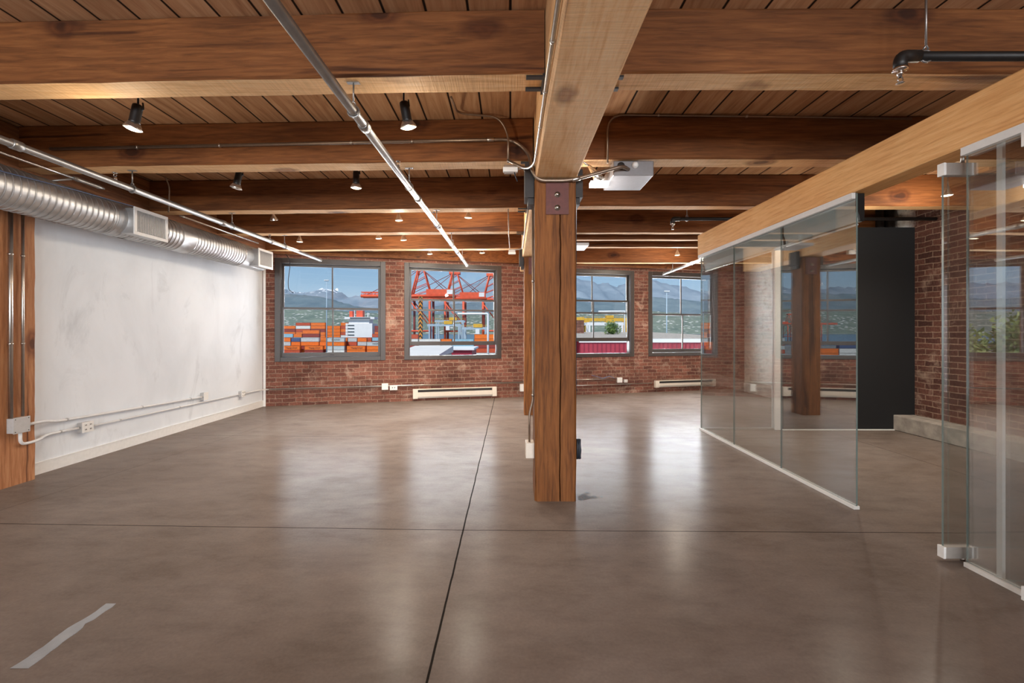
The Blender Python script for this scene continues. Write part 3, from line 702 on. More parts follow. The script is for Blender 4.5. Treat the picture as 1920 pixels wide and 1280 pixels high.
# window wall services
def cond_b(s0, s1, z, r, lab, mat='emt', ups=()):
    t = thing('conduit', BW(s0, -.02, z), lab, 'conduit')
    MB(None).tube([BW(s0, -.022, z), BW(s1, -.022, z)], r, 8).build('conduit_run', M[mat], t)
    k = s0+.5
    while k < s1-.3:
        MB().tube([BW(k-.01, -.022, z), BW(k+.01, -.022, z)], r+.004, 8).build('strap', M['emt'], t); k += 1.1
cond_b(.02, 4.72, .30, .011, 'steel conduit along the brick under the two left windows', 'emt')
cond_b(5.4, 6.78, .315, .009, 'upper steel conduit on the brick right of the central column', 'emt')
cond_b(5.4, 7.6, .195, .008, 'lower steel conduit on the brick running to the right heater', 'emt')
def outlet_b(s, z, lab, w=.1, h=.11, sockets=True):
    t = thing('outlet_box', BW(s, 0, z), lab, 'outlet')
    bevel(MB(BW).box(s-w/2, s+w/2, -.05, -.001, z, z+h).build('box_body', M['plastic_grey'], t), .004)
    bevel(MB(BW).box(s-w/2-.003, s+w/2+.003, -.056, -.05, z-.003, z+h+.003).build('face_plate', M['plastic_white'], t), .002)
    if sockets:
        for q in (-.02, .02): MB(BW).box(s+q-.006, s+q+.006, -.0575, -.0555, z+h/2-.012, z+h/2+.012).build('socket', M['dark_gap'], t)
def s_at(px):
    u = (px-CX)/FPX; d = 9.0427/(1-.257*u); return (u*d+4.32)/CT
outlet_b(s_at(722), .235, 'tall grey outlet box on the brick between the two left windows', .11, .11, False)
outlet_b(s_at(738), .225, 'white outlet box left of the long baseboard heater', .13, .085)
outlet_b(s_at(1160), .235, 'grey switch box on the brick right of the central column', .11, .10, False)
outlet_b(s_at(1171), .235, 'small white outlet beside the grey switch box on the brick', .08, .055)
outlet_b(s_at(978), .12, 'grey outlet box on the brick beside the far column', .09, .14, False)
def heater(s0, s1, z0, z1, lab):
    t = thing('baseboard_heater', BW((s0+s1)/2, 0, z0), lab, 'heater', 'electric baseboard heaters')
    m = MB(BW)
    m.box(s0+.09, s1-.09, -.012, -.001, z0, z1); m.box(s0+.09, s1-.09, -.065, -.012, z1-.012, z1)
    m.add([(s0+.09, -.065, z0+.035), (s1-.09, -.065, z0+.035), (s1-.09, -.07, z1-.06), (s0+.09, -.07, z1-.06), (s0+.09, -.06, z0+.035), (s1-.09, -.06, z0+.035), (s1-.09, -.06, z1-.06), (s0+.09, -.06, z1-.06)],
          [(0, 1, 2, 3), (4, 7, 6, 5), (0, 4, 5, 1), (1, 5, 6, 2), (2, 6, 7, 3), (3, 7, 4, 0)])
    m.build('casing', M['heater'], t)
    for a, b_ in ((s0, s0+.09), (s1-.09, s1)): bevel(MB(BW).box(a, b_, -.075, -.001, z0, z1).build('end_panel', M['heater'], t), .004)
    o = MB(BW).box(s0+.09, s1-.09, -.055, -.02, z0+.05, z1-.02); m2 = o.build('heating_fins', M['dark_gap'], t)
heater(s_at(774), s_at(930), .045, .225, 'cream baseboard heater under the second window from the white wall')
heater(s_at(1226), s_at(1338), .10, .25, 'cream baseboard heater under the farthest right window')
tag(MB().tube(fillet([BW(.40, -.14, 2.652), P(545, 490, 7.8), P(540, 528, 7.8), P(541, 543, 7.8), P(550, 549, 7.8)], .2), .006, 8).build('loose_cable', M['cable']), 'loose dark cable dangling in front of the leftmost window', 'cable')
tag(MB().tube([BW(6.2, -.02, .40), BW(6.35, -.03, .36), BW(6.45, -.02, .33), BW(6.6, -.03, .37), BW(6.72, -.02, .33)], .006, 6).build('loose_cable', M['blue_cable']), 'loose blue cable resting on conduit beside the grey switch box', 'cable')

# boxes and cables on the central column
bevel(tag(MB().box(.12, .187, 3.56, 3.68, .31, .43).build('outlet_box', M['heater']), 'beige outlet box low on the left side of the central column', 'outlet'), .004)
conduit([(.178, 3.6, 2.28), (.178, 3.6, .75), (.15, 3.6, .66), (.15, 3.6, .43)], .0085, 'conduit running down the left side of the central column', 'emt_brown', .05, [((.178, 3.6, .80), (0, 0, 1)), ((.178, 3.6, 1.7), (0, 0, 1))])
tag(MB().tube([(.512, 3.55, 2.33), (.511, 3.55, 1.6), (.513, 3.56, .9), (.512, 3.58, .5)], .005, 6).build('power_cable', M['cable']), 'dark cable running down the right side of the central column', 'cable')
m = MB()
for k in range(7):
    rr = random.Random(k); cx = .53+rr.uniform(-.008, .022); pts = []
    for j in range(25):
        a = 2*PI*j/24; pts.append((cx+rr.uniform(-.002, .002), 3.60+.035*math.cos(a), .375+(.072+.006*rr.random())*math.sin(a)))
    m.tube(pts, .005, 6, caps=False)
m.tube([(.508, 3.6, .45), (.55, 3.6, .45)], .006, 6)
tag(m.build('coiled_cable', M['cable']), 'coil of dark cable hooked low on the right side of the central column', 'cable')
t = thing('junction_box', P(957, 322, 3.6), 'grey junction box with dangling wires left of the central column top', 'box')
q = P(957, 322, 3.6)
bevel(MB().box(q.x-.05, q.x+.05, 3.58, 3.66, q.z, q.z+.05).build('box_body', M['emt_brown'], t), .004)
bevel(MB().box(q.x-.058, q.x+.058, 3.55, 3.58, q.z-.015, q.z+.022).build('cover_plate', M['plastic_white'], t), .003)
MB().tube([(q.x+.03, 3.57, q.z-.01), (q.x+.04, 3.57, q.z-.05), (q.x+.055, 3.57, q.z-.085)], .004, 6).build('wire', M['cable'], t)
MB().tube([(q.x+.05, 3.6, q.z+.02), (q.x+.10, 3.6, q.z+.03), (q.x+.13, 3.62, q.z-.01)], .008, 8).build('connector', M['emt'], t)
t = thing('junction_box', P(960, 474, 6.7), 'small grey junction box on the girder near the far column', 'box'); q = P(960, 474, 6.7)
bevel(MB().box(q.x-.05, q.x+.05, 6.7, 6.76, q.z-.015, q.z+.045).build('box_body', M['plastic_grey'], t), .004)
bevel(MB().box(q.x-.055, q.x+.055, 6.69, 6.70, q.z-.02, q.z+.01).build('cover_plate', M['plastic_white'], t), .003)
# the ceiling box beside the column with its flood lamp
t = thing('ceiling_box', (.97, 3.75, 2.52), 'flat grey equipment box hung beside the central column top', 'box')
x0 = (1150-CX)/FPX*3.55; x1 = (1226-CX)/FPX*3.55
bevel(MB().box(x0, x1, 3.55, 3.93, 2.52, 2.635).build('box_body', M['box_metal'], t), .006)
MB().box(x0+.08, x1-.08, 3.69, 3.82, 2.635, JB-.004).build('mounting_block', M['black_steel'], t)
MB().lathe([(.026, 0), (.026, .004), (.02, .02), (.008, .027), (0, .027)], (x0+.17, 3.55, 2.60), (0, -1, 0), 18).build('round_knob', M['plastic_white'], t)
MB().lathe([(.03, 0), (.03, .002), (0, .002)], (x0+.06, 3.55, 2.595), (0, -1, 0), 18).build('knockout', M['dark_gap'], t)
t = thing('flood_lamp', (.72, 3.75, 2.50), 'small bright white flood lamp beside the flat ceiling box', 'lamp')
MB().tube([(.64, 3.72, 2.66), (.70, 3.75, 2.60), (.74, 3.75, 2.535)], .02, 12, rs=[.012, .03, .05]).build('lamp_shade', M['lamp_silver'], t)
MB().box(.655, .80, 3.70, 3.78, 2.495, 2.53).build('lamp_tube', M['bulb_white'], t)
MB().tube([(.52, 3.74, 2.72), (.6, 3.73, 2.69), (.66, 3.73, 2.65)], .008, 8).build('lamp_cord', M['emt'], t)
lo = light('flood_glow', 'POINT', (.70, 3.74, 2.44), (0, 0, 0), 8, (1, .96, .9), shadow_soft_size=.05)
t = thing('ceiling_box', P(1090, 458, 6.6), 'pale flat panel hung behind the central column', 'box')
a = P(1066, 461, 6.5); 
bevel(MB().box(.78, 1.11, 6.42, 6.83, 2.52, 2.56).build('box_body', M['plastic_white'], t), .005)
MB().box(.9, .93, 6.5, 6.52, 2.56, JB-.001).build('hanger_strap', M['galv'], t)

# ------------------------------------------------------------------ track lights
def track_black(px, py, d, tilt, yaw, label, lit=True, power=9):
    top = P(px, py, d); ax = Vector((math.sin(tilt)*math.cos(yaw), math.sin(tilt)*math.sin(yaw), -math.cos(tilt)))
    t = thing('spotlight', (top.x, top.y, top.z), label, 'lamp')
    MB().lathe([(.03, 0), (.03, .02), (.006, .022), (.006, H-.002-top.z-.0)], (top.x, top.y, H-.002), (0, 0, -1), 12).build('ceiling_stem', M['lamp_black'], t)
    s = .95
    MB().tube([top+Vector((.03, 0, .01)), top+Vector((.035, 0, -.03)), top+ax*.05], .005, 6).build('yoke', M['lamp_black'], t)
    MB().lathe([(.02, 0), (.028, .006), (.03, .02), (.03, .11), (.034, .125)], top, ax, 18).build('lamp_body', M['lamp_black'], t)
    r = MB().lathe([(.034, .120), (.05, .150), (.053, .158), (.048, .160)], top, ax, 20).build('lamp_rim', M['lamp_silver'], t)
    MB().lathe([(.048, .159), (.03, .166), (0, .168)], top, ax, 18).build('bulb', M['bulb'] if lit else M['lamp_silver'], t)
    if lit:
        l = light('spot_beam', 'SPOT', top+ax*.19, ax.to_track_quat('-Z', 'Y').to_euler(), power*3.2, (1, .88, .72), spot_size=2.4, spot_blend=.9, shadow_soft_size=.03); light('lamp_spill', 'POINT', top+ax*.20, (0, 0, 0), power*.6, (1, .85, .66), shadow_soft_size=.03)
    return t
def track_cone(px, py, d, tilt, yaw, label, lit=True, power=5):
    tip = P(px, py, d); ax = Vector((math.sin(tilt)*math.cos(yaw), math.sin(tilt)*math.sin(yaw), -math.cos(tilt)))
    top = tip-ax*.09
    t = thing('spotlight', (tip.x, tip.y, tip.z), label, 'lamp')
    MB().tube([(top.x, top.y, H-.002), (top.x, top.y, top.z+.01), top+ax*.004], .006, 8).build('ceiling_stem', M['lamp_silver'], t)
    MB().lathe([(.014, 0), (.018, .02), (.03, .05), (.048, .085), (.05, .092)], top, ax, 18).build('lamp_shade', M['lamp_silver'], t)
    MB().lathe([(.047, .091), (.03, .097), (0, .1)], top, ax, 16).build('bulb', M['bulb'] if lit else M['plastic_white'], t)
    if lit: light('spot_beam', 'SPOT', top+ax*.13, ax.to_track_quat('-Z', 'Y').to_euler(), power*13, (1, .9, .76), spot_size=2.5, spot_blend=.9, shadow_soft_size=.03); light('lamp_spill', 'POINT', top+ax*.13, (0, 0, 0), power*3.2, (1, .87, .70), shadow_soft_size=.03)
track_black(259, 196, 2.9, .22, PI, 'black spotlight glowing at upper left near the nearest joist')
track_black(757, 190, 2.9, .25, .9, 'black spotlight glowing left of the central girder')
track_black(449, 322, 4.3, .22, PI, 'unlit black spotlight behind the second joist above the duct end', False)
track_black(668, 320, 4.3, .1, 2, 'black spotlight with pale lamp beside the long sprinkler pipe', True, 3)
track_cone(514, 412, 5.75, .5, .1+PI/2, 'silver cone lamp tilted sideways over the air duct', False)
track_cone(748, 413, 5.7, .1, 1, 'silver cone lamp lit left of the long sprinkler pipe end')
track_cone(878, 408, 5.7, .1, 2, 'silver cone lamp lit close to the central girder, third row')
track_cone(562, 453, 6.9, .1, 2, 'small cone lamp lit above the leftmost window', True, .8)
track_cone(710, 447, 6.95, .1, 1, 'left lamp of the close pair of cone lamps above the brick pier', True, 3)
track_cone(757, 450, 6.95, .15, 1, 'right lamp of the close pair of cone lamps above the brick pier')
track_cone(806, 476, 7.95, .1, 1, 'small cone lamp low under the ledger over the second window', True, 3)
track_cone(904, 474, 8.0, .1, 1, 'small cone lamp under the ledger beside the far column', True, 3)
track_cone(1270, 478, 8.3, .1, 1, 'small cone lamp lit above the right hand windows', True, 9)
track_cone(1583, 411, 4.9, .05, 1, 'bright cone lamp inside the glass room near the black wall', True, 4)
track_cone(1776, 366, 4.6, .05, 1, 'cone lamp inside the glass room before the brick side wall', True, 5)

# ------------------------------------------------------------------ floor details
m = MB(); L0 = []; R0 = []
rr = random.Random(5)
for k in range(15):
    f = k/14; y = 1.757+f*.42; L0.append((-1.935+.006*math.sin(f*9)+rr.uniform(-.003, .003), y, .0012)); R0.append((-1.865-.02*f+rr.uniform(-.004, .004)+(-.02 if k == 9 else 0), y, .0012))
n = len(L0); vs = L0+R0+[(p[0], p[1], .0) for p in L0+R0]
m.add(vs, [(i, i+1, n+i+1, n+i) for i in range(n-1)]+[(i, 2*n+i, 2*n+i+1, i+1) for i in range(n-1)]+[(n+i, n+i+1, 3*n+i+1, 3*n+i) for i in range(n-1)])
tag(m.build('floor_tape', M['tape']), 'worn strip of grey tape stuck on the floor at lower left', 'tape')
m = MB(); rr = random.Random(9)
for k in range(34):
    cx = .54+abs(rr.gauss(0, .07)); cy = 3.58+rr.gauss(0, .045); r_ = rr.uniform(.004, .02)
    m.add([(cx+r_*math.cos(a)*rr.uniform(.6, 1.6), cy+r_*math.sin(a), .0006+k*.00003) for a in [2*PI*j/7 for j in range(7)]], [tuple(range(7))])
tag(m.build('floor_scuffs', M['putty']), 'grey putty crumbs on the floor right of the central column base', 'scuff', kind='stuff')

# ------------------------------------------------------------------ outside: mountains, port, neighbours
GZ = -13.0
def terrain_mat(name, a, b_, scale, snow=None, town=False):
    m, nt, b = newmat(name); v = objvec(nt)
    col = ramp(nt, noise_(nt, v, scale, 7, .65, .2), [(.35, a), (.65, b_)])
    if snow is not None:
        sx = N(nt, 'ShaderNodeSeparateXYZ'); nt.links.new(v, sx.inputs[0])
        hz = math_(nt, 'MULTIPLY_ADD', math_(nt, 'SUBTRACT', noise_(nt, v, .012, 6, .7), .5), 900.0, sx.outputs['Z'])
        f = ramp(nt, math_(nt, 'MULTIPLY', math_(nt, 'SUBTRACT', hz, snow), .01), [(.0, (0, 0, 0, 1)), (.4, (1, 1, 1, 1))])
        xx = math_(nt, 'ABSOLUTE', math_(nt, 'SUBTRACT', sx.outputs['X'], -3290.0))
        f2 = ramp(nt, math_(nt, 'DIVIDE', xx, 1500.0), [(.45, (1, 1, 1, 1)), (.9, (0, 0, 0, 1))])
        col = mix(nt, math_(nt, 'MULTIPLY', f, f2), col, (.85, .87, .9, 1))
    if town:
        vo = N(nt, 'ShaderNodeTexVoronoi'); vo.inputs['Scale'].default_value = .026; nt.links.new(v, vo.inputs['Vector'])
        sp = ramp(nt, vo.outputs['Distance'], [(.22, (1, 1, 1, 1)), (.34, (0, 0, 0, 1))])
        patch = ramp(nt, noise_(nt, v, .0035, 4), [(.4, (0, 0, 0, 1)), (.55, (1, 1, 1, 1))])
        col = mix(nt, math_(nt, 'MULTIPLY', sp, patch), col, (.62, .6, .56, 1))
    nt.links.new(col, b.inputs['Base Color']); b.inputs['Roughness'].default_value = 1; b.inputs['Specular IOR Level'].default_value = 0
    return m
def ridge(name, D, prof, mat, foot_y, depth, rough_, seed, label):
    """a mountain range at distance D; prof = (picture x, skyline y) pairs; slopes down to the foot on the near side"""
    prof = sorted(prof); us = []
    x = prof[0][0]; vs = []; fs = []; rows = 14; xs = []
    while x <= prof[-1][0]: xs.append(x); x += 5
    def yy(x):
        for (a, ya), (b_, yb) in zip(prof, prof[1:]):
            if a <= x <= b_: f = (x-a)/(b_-a); return ya+(yb-ya)*f
    for x in xs:
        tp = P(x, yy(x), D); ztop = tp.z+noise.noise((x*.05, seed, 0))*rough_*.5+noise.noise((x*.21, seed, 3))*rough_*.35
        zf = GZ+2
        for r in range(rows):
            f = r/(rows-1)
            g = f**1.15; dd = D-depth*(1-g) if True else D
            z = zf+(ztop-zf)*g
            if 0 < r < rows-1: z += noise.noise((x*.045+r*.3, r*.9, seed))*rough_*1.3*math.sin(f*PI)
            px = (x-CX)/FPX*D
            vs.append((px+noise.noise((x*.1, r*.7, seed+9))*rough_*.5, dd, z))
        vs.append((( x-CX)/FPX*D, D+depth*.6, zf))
    R = rows+1
    for i in range(len(xs)-1):
        for r in range(R-1): fs.append((i*R+r, (i+1)*R+r, (i+1)*R+r+1, i*R+r+1))
    m = MB(); m.add(vs, fs, 0, True); return tag(m.build(name, mat, origin=(0, 0, 0)), label, kind='structure')
far = [(-900, 520), (-300, 528), (0, 530), (200, 533), (380, 541), (470, 540), (520, 543), (540, 543), (560, 548), (585, 546), (597, 543), (604, 540), (612, 544), (618, 541), (628, 546), (640, 548), (655, 555), (668, 557), (682, 552), (697, 549), (712, 553), (760, 556), (800, 550), (850, 543), (880, 532), (905, 524), (922, 519), (940, 512), (980, 508), (1040, 512), (1083, 521), (1109, 528), (1121, 532), (1143, 531), (1156, 538), (1170, 531), (1190, 524), (1218, 522), (1234, 528), (1257, 534), (1273, 536), (1287, 537), (1309, 547), (1350, 556), (1420, 560), (1700, 552), (2200, 545)]
near = [(-900, 560), (-200, 556), (100, 560), (300, 552), (400, 549), (536, 551), (569, 553), (603, 556), (629, 563), (655, 571), (690, 577), (760, 580), (850, 570), (940, 560), (1040, 553), (1100, 560), (1160, 566), (1220, 556), (1290, 562), (1360, 572), (1500, 570), (2200, 565)]
town = [(-900, 585), (-100, 584), (300, 582), (520, 577), (620, 582), (760, 590), (900, 588), (1040, 584), (1150, 586), (1225, 583), (1310, 590), (1400, 588), (2200, 586)]
ridge('mountain_range', 8000, far, terrain_mat('far_mountain', lin(120, 136, 150), lin(142, 156, 168), .0016, 730), 0, 2600, 90, 2, 'hazy blue-grey mountain range with snowy peaks on the skyline')  # distance haze put into the blue-grey colours, likewise on the forest ridge
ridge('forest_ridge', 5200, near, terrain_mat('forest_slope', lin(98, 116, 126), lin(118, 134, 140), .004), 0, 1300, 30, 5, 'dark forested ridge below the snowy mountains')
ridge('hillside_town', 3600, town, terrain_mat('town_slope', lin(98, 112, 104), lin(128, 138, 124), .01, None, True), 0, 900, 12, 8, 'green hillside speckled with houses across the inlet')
M['tarmac'] = plain('port_tarmac', lin(120, 118, 114), .9, var=.2, scale=.05)
M['water'] = plain('inlet_water', lin(70, 96, 112), .25, var=.1, scale=.02)
struct(MB().box(-1500, 900, 60, 470, GZ-2, GZ).build('port_yard', M['tarmac'], origin=(0, 0, 0)))
struct(MB().box(-6000, 5000, 470, 3000, GZ-3, GZ-.5).build('inlet_water', M['water'], origin=(0, 0, 0)))

def cmat(name, c): return plain(name, c, .55, var=.1, scale=.8)
CC = {'orange': lin(240, 122, 40), 'maroon': lin(150, 62, 52), 'rust red': lin(196, 84, 52), 'white': lin(232, 232, 228), 'blue': lin(72, 92, 136), 'pale grey': lin(196, 204, 206), 'green': lin(84, 152, 96), 'pale blue': lin(150, 196, 216)}
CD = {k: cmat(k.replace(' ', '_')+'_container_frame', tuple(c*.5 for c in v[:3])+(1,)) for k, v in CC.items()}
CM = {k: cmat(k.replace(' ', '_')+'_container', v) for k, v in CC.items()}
def container_mesh(L=12.0, Wd=2.44, Hh=2.55):
    m = MB(); n = 26; vs = []; fs = []
    m.box(-L/2+.1, L/2-.1, .05, Wd-.05, .12, Hh-.12)
    for x in (-L/2, L/2-.22):
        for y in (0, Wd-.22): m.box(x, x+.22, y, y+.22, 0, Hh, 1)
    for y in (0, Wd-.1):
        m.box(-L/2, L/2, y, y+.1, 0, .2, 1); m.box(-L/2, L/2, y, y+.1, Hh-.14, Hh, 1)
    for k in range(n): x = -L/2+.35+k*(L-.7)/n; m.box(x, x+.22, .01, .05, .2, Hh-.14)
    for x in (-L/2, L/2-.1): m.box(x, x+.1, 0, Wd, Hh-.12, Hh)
    return m
CPROTO = {}
def container(col, x, y, z, L=12.0, where='in the port yard', half=False):
    key = (col, L)
    if key not in CPROTO:
        o = container_mesh(L).build('shipping_container', [CM[col], CD[col]], origin=(0, 0, 0)); CPROTO[key] = o.data; c = o
    else:
        c = bpy.data.objects.new('shipping_container', CPROTO[key]); COL.objects.link(c)
    c.location = (x, y, z); ORG[c.name] = Vector((x, y, z))
    kind = 'short' if L < 8 else 'long'
    tag(c, f'{kind} {col} shipping container stacked {where}', 'container', f'{kind} {col} containers {where}')
    return c
def lettering(c, text, size, L):
    cu = bpy.data.curves.new('lettering', 'FONT'); cu.body = text; cu.size = size; cu.extrude = .01; cu.align_x = 'CENTER'; cu.align_y = 'CENTER'
    tmp = bpy.data.objects.new('lettering', cu); COL.objects.link(tmp)
    bpy.context.view_layer.update(); me = bpy.data.meshes.new_from_object(tmp.evaluated_get(bpy.context.evaluated_depsgraph_get()))
    bpy.data.objects.remove(tmp); me.materials.clear(); me.materials.append(M['cable'])
    o = bpy.data.objects.new('lettering', me); COL.objects.link(o); o.parent = c; o.location = (0.5, -.03, 1.28); o.rotation_euler = (PI/2, 0, 0)
    ORG[o.name] = ORG[c.name]
rc = random.Random(21); HC = 2.6
PAL = ['orange']*9+['maroon']*4+['rust red']*3+['white']*2+['pale grey']*2+['blue', 'pale blue']
def yard(D, x0, x1, hmin, hmax, Ls=(12.0,), where='in the port yard', base=GZ, pal=PAL, gap=.35, skip=0):
    x = x0
    while x < x1:
        L = rc.choice(Ls); h = rc.randint(hmin, hmax)
        if rc.random() > skip:
            for k in range(h): container(rc.choice(pal), x+L/2, D, base+k*HC, L, where)
        x += L+gap
# left window: front stacks, then rows behind them
row = []
yard(300, -176, -82, 3, 4, (12.0, 6.0, 6.0), 'in the front row behind the left window', pal=['orange']*5+['maroon']*4+['rust red']*2+['white']*3+['blue', 'pale grey'])
yard(325, -186, -96, 4, 6, (12.0, 6.0), 'in the second row behind the left window', pal=['orange']*7+['maroon']*3+['white']*2+['rust red', 'rust red', 'pale blue'])
for col, xx, k, txt in (('pale grey', -96, 3, 'MAERSK'), ('pale grey', -109.5, 4, 'MAERSK'), ('orange', -110, 2, 'Hapag-Lloyd'), ('orange', -95.5, 2, 'Hapag-Lloyd'), ('orange', -134, 2, 'Hapag-Lloyd')):
    pass
for i, (xx, k, col, txt) in enumerate(((-143, 2, 'orange', 'Hapag-Lloyd'), (-128, 2, 'orange', 'Hapag-Lloyd'), (-100.5, 2, 'orange', 'Hapag-Lloyd'), (-114, 4, 'pale grey', 'MAERSK'), (-87.5, 3, 'pale grey', 'MAERSK'))):
    for kk in range(k):
        if i in (0, 1, 2, 4) : pass
    c = container(col, xx, 296, GZ+(k-1)*HC, 12.0, 'in front of the stacks with dark lettering')
    c['label'] = f'{col} container with dark lettering, ' + ['leftmost in the left window', 'middle of the left window', 'right of the light mast', 'highest of the lettered ones', 'near the white ship tower'][i]; del c['group']
    lettering(c, txt, 1.5, 12)
    for kk in range(k-1): container(rc.choice(PAL), xx, 296, GZ+kk*HC, 12.0, 'under the lettered containers')
# second window
yard(255, -64, -6, 4, 5, (12.0, 6.0), 'behind the second window', pal=['pale blue', 'white', 'maroon', 'orange', 'orange', 'orange', 'rust red', 'pale grey'])
yard(180, -14, -4, 1, 2, (6.0,), 'near the second window', base=GZ, pal=['white', 'green', 'orange'])
yard(300, -70, -4, 1, 2, (12.0,), 'under the harbour cranes', pal=['orange', 'rust red', 'pale grey'])
# seen only in the glass partition
yard(250, -200, -160, 2, 3, (12.0,), 'far left, mirrored in the glass partition', pal=['orange', 'orange', 'blue', 'white', 'rust red'])

# the moored container ship
M['ship_white'] = plain('ship_white', lin(236, 238, 240), .5, var=.04, scale=.3)
M['ship_hull'] = plain('ship_hull', lin(60, 66, 84), .5, var=.08, scale=.1)
M['ship_glass'] = plain('ship_windows', lin(50, 58, 66), .3, var=.1)
M['crane'] = plain('crane_orange', lin(232, 96, 62), .5, var=.1, scale=.3)
M['crane_dark'] = plain('crane_maroon', lin(142, 62, 54), .5, var=.1, scale=.3)
M['yellow'] = plain('machine_yellow', lin(224, 176, 62), .5, var=.1, scale=.5)
M['rtg'] = plain('gantry_blue_grey', lin(168, 190, 206), .5, var=.06, scale=.5)
SD = 375
t = thing('container_ship', P(675, 640, SD), 'white ship tower with orange funnel rising among the containers', 'ship')
def pb(m, x0, y0, x1, y1, d0, d1, mi=0):
    a = P(x0, y1, d0); b_ = P(x1, y0, d0); return m.box(a.x, b_.x, d0, d1, a.z, b_.z, mi)
m = MB(); pb(m, 648, 606, 698, 645, SD, SD+14); pb(m, 654, 598, 692, 606, SD+1, SD+12); pb(m, 646, 594, 702, 598, SD-1, SD+9)
m.build('superstructure', M['ship_white'], t)
m = MB()
for k in range(4): pb(m, 652, 609+k*6, 664, 610.5+k*6, SD-.3, SD+.1)
pb(m, 656, 595, 694, 597, SD-1.2, SD-.9); m.build('deck_windows', M['ship_glass'], t)
m = MB(); pb(m, 655, 583, 661, 594, SD+4, SD+9); pb(m, 668, 582, 680, 594, SD+4, SD+9); m.build('funnel', M['crane'], t)
m = MB(); pb(m, 664, 580, 665, 594, SD+4, SD+4.5); pb(m, 689, 586, 690, 594, SD+4, SD+4.5); pb(m, 686, 588, 693, 588.8, SD+4, SD+4.5); m.build('mast', M['ship_white'], t)
m = MB(); a = P(460, 650, SD); m.prism([(a.x, SD-4), (-100, SD-4), (-88, SD+6), (-100, SD+18), (a.x, SD+18)], GZ-2, -4.05); m.build('hull', M['ship_hull'], t)
for x0, x1, h0, h1 in ((-190, -140, 4, 6), (-176, -152, 6, 6)): pass
yard(SD, -208, -137, 4, 5, (12.0, 6.0), 'on the deck of the moored ship', base=-4, pal=['orange']*7+['maroon']*2+['white', 'rust red'])
yard(SD, -112, -101, 3, 4, (12.0,), 'on the ship deck right of the white tower', base=-4, pal=['orange', 'blue', 'maroon', 'rust red'])

# ship-to-shore cranes
def sts(x, D, k, label, yaw=0):
    t = thing('harbour_crane', (x, D, GZ), label, 'crane', 'orange harbour cranes')
    def L(dx, dy, z):
        c, s_ = math.cos(yaw), math.sin(yaw); return Vector((x+(dx*c-dy*s_)*k, D+(dx*s_+dy*c)*k, GZ+(z-GZ)*k if False else GZ+(z+13)*k))
    for dx in (-8, 9):
        for dy in (-9, 9): MB().tube([L(dx, dy, -13), L(dx, dy, 30)], 1.1*k, 4).build('leg', M['crane'] if dy < 0 else M['crane_dark'], t)
    m = MB()
    for dy in (-9, 9): m.tube([L(-8, dy, 2), L(9, dy, 2)], .8*k, 4); m.tube([L(-8, dy, 28), L(9, dy, 6)], .5*k, 4)
    for dx in (-8, 9): m.tube([L(dx, -9, 29), L(dx, 9, 29)], .8*k, 4)
    m.build('portal_frame', M['crane'], t)
    m = MB()
    for dy in (-3.5, 3.5):
        m.tube([L(-52, dy, 32.5), L(30, dy, 32.5)], 1.3*k, 4)
        m.tube([L(-52, dy, 36), L(-10, dy, 36)], .35*k, 4)
        for q in range(14): m.tube([L(-52+q*3, dy, 33), L(-50.5+q*3, dy, 36)], .22*k, 4); m.tube([L(-50.5+q*3, dy, 36), L(-49+q*3, dy, 33)], .22*k, 4)
    for q in range(18): m.tube([L(-52+q*4.8, -3.5, 32.5), L(-52+q*4.8, 3.5, 32.5)], .4*k, 4)
    m.build('boom', M['crane'], t)
    m = MB(); a = [L(dx, dy, z) for z in (33.5, 38.5) for dx, dy in ((5, -4), (29, -4), (29, 4), (5, 4))]
    m.add(a, [(0, 1, 2, 3), (4, 5, 6, 7), (0, 1, 5, 4), (1, 2, 6, 5), (2, 3, 7, 6), (3, 0, 4, 7)]); h = m.build('machinery_house', M['crane'], t)
    m = MB(); a = [L(dx, -4.2, z) for z in (34.2, 38) for dx in (23, 28)]
    m.add([*a, *[p+Vector((0, .1, 0)) for p in a]], [(0, 1, 3, 2), (4, 5, 7, 6), (0, 1, 5, 4), (2, 3, 7, 6)]); m.build('name_board', M['ship_white'], h)
    m = MB()
    for dy in (-3.5, 3.5):
        m.tube([L(-8, dy, 33), L(-2, dy, 57)], .75*k, 4); m.tube([L(9, dy, 33), L(2, dy, 57)], .5*k, 4)
        for q in range(4): f0 = q/4; m.tube([L(-8+6*f0, dy, 33+24*f0), L(9-7*(f0+.2), dy, 33+24*(f0+.2))], .3*k, 4)
    m.box(*(lambda p, q: (min(p.x, q.x), max(p.x, q.x), min(p.y, q.y), max(p.y, q.y), p.z, q.z))(L(-5, -4, 55.5), L(5, 4, 58)))
    m.build('apex_frame', M['crane'], t)
    for dx, z in ((-46, 34), (-28, 34), (20, 38.5), (29, 34)):
        MB().tube([L(0, -3.5, 57), L(dx, -3.5, z)], .28*k, 4).build('stay', M['crane_dark'], t)
    return t
pc = P(790, 640, 400); sts(pc.x, 400, 1.0, 'orange harbour crane, leftmost of the three in the second window')
pc = P(853, 640, 430); sts(pc.x, 430, 1.0, 'orange harbour crane in the middle of the second window')
pc = P(922, 640, 455); sts(pc.x, 455, 1.02, 'orange harbour crane at the right edge of the second window')
for xx, D, lab in ((-375, 620, 'small far orange crane, left one mirrored in the glass partition'), (-425, 640, 'small far orange crane, right one mirrored in the glass partition')): sts(xx, D, .55, lab)
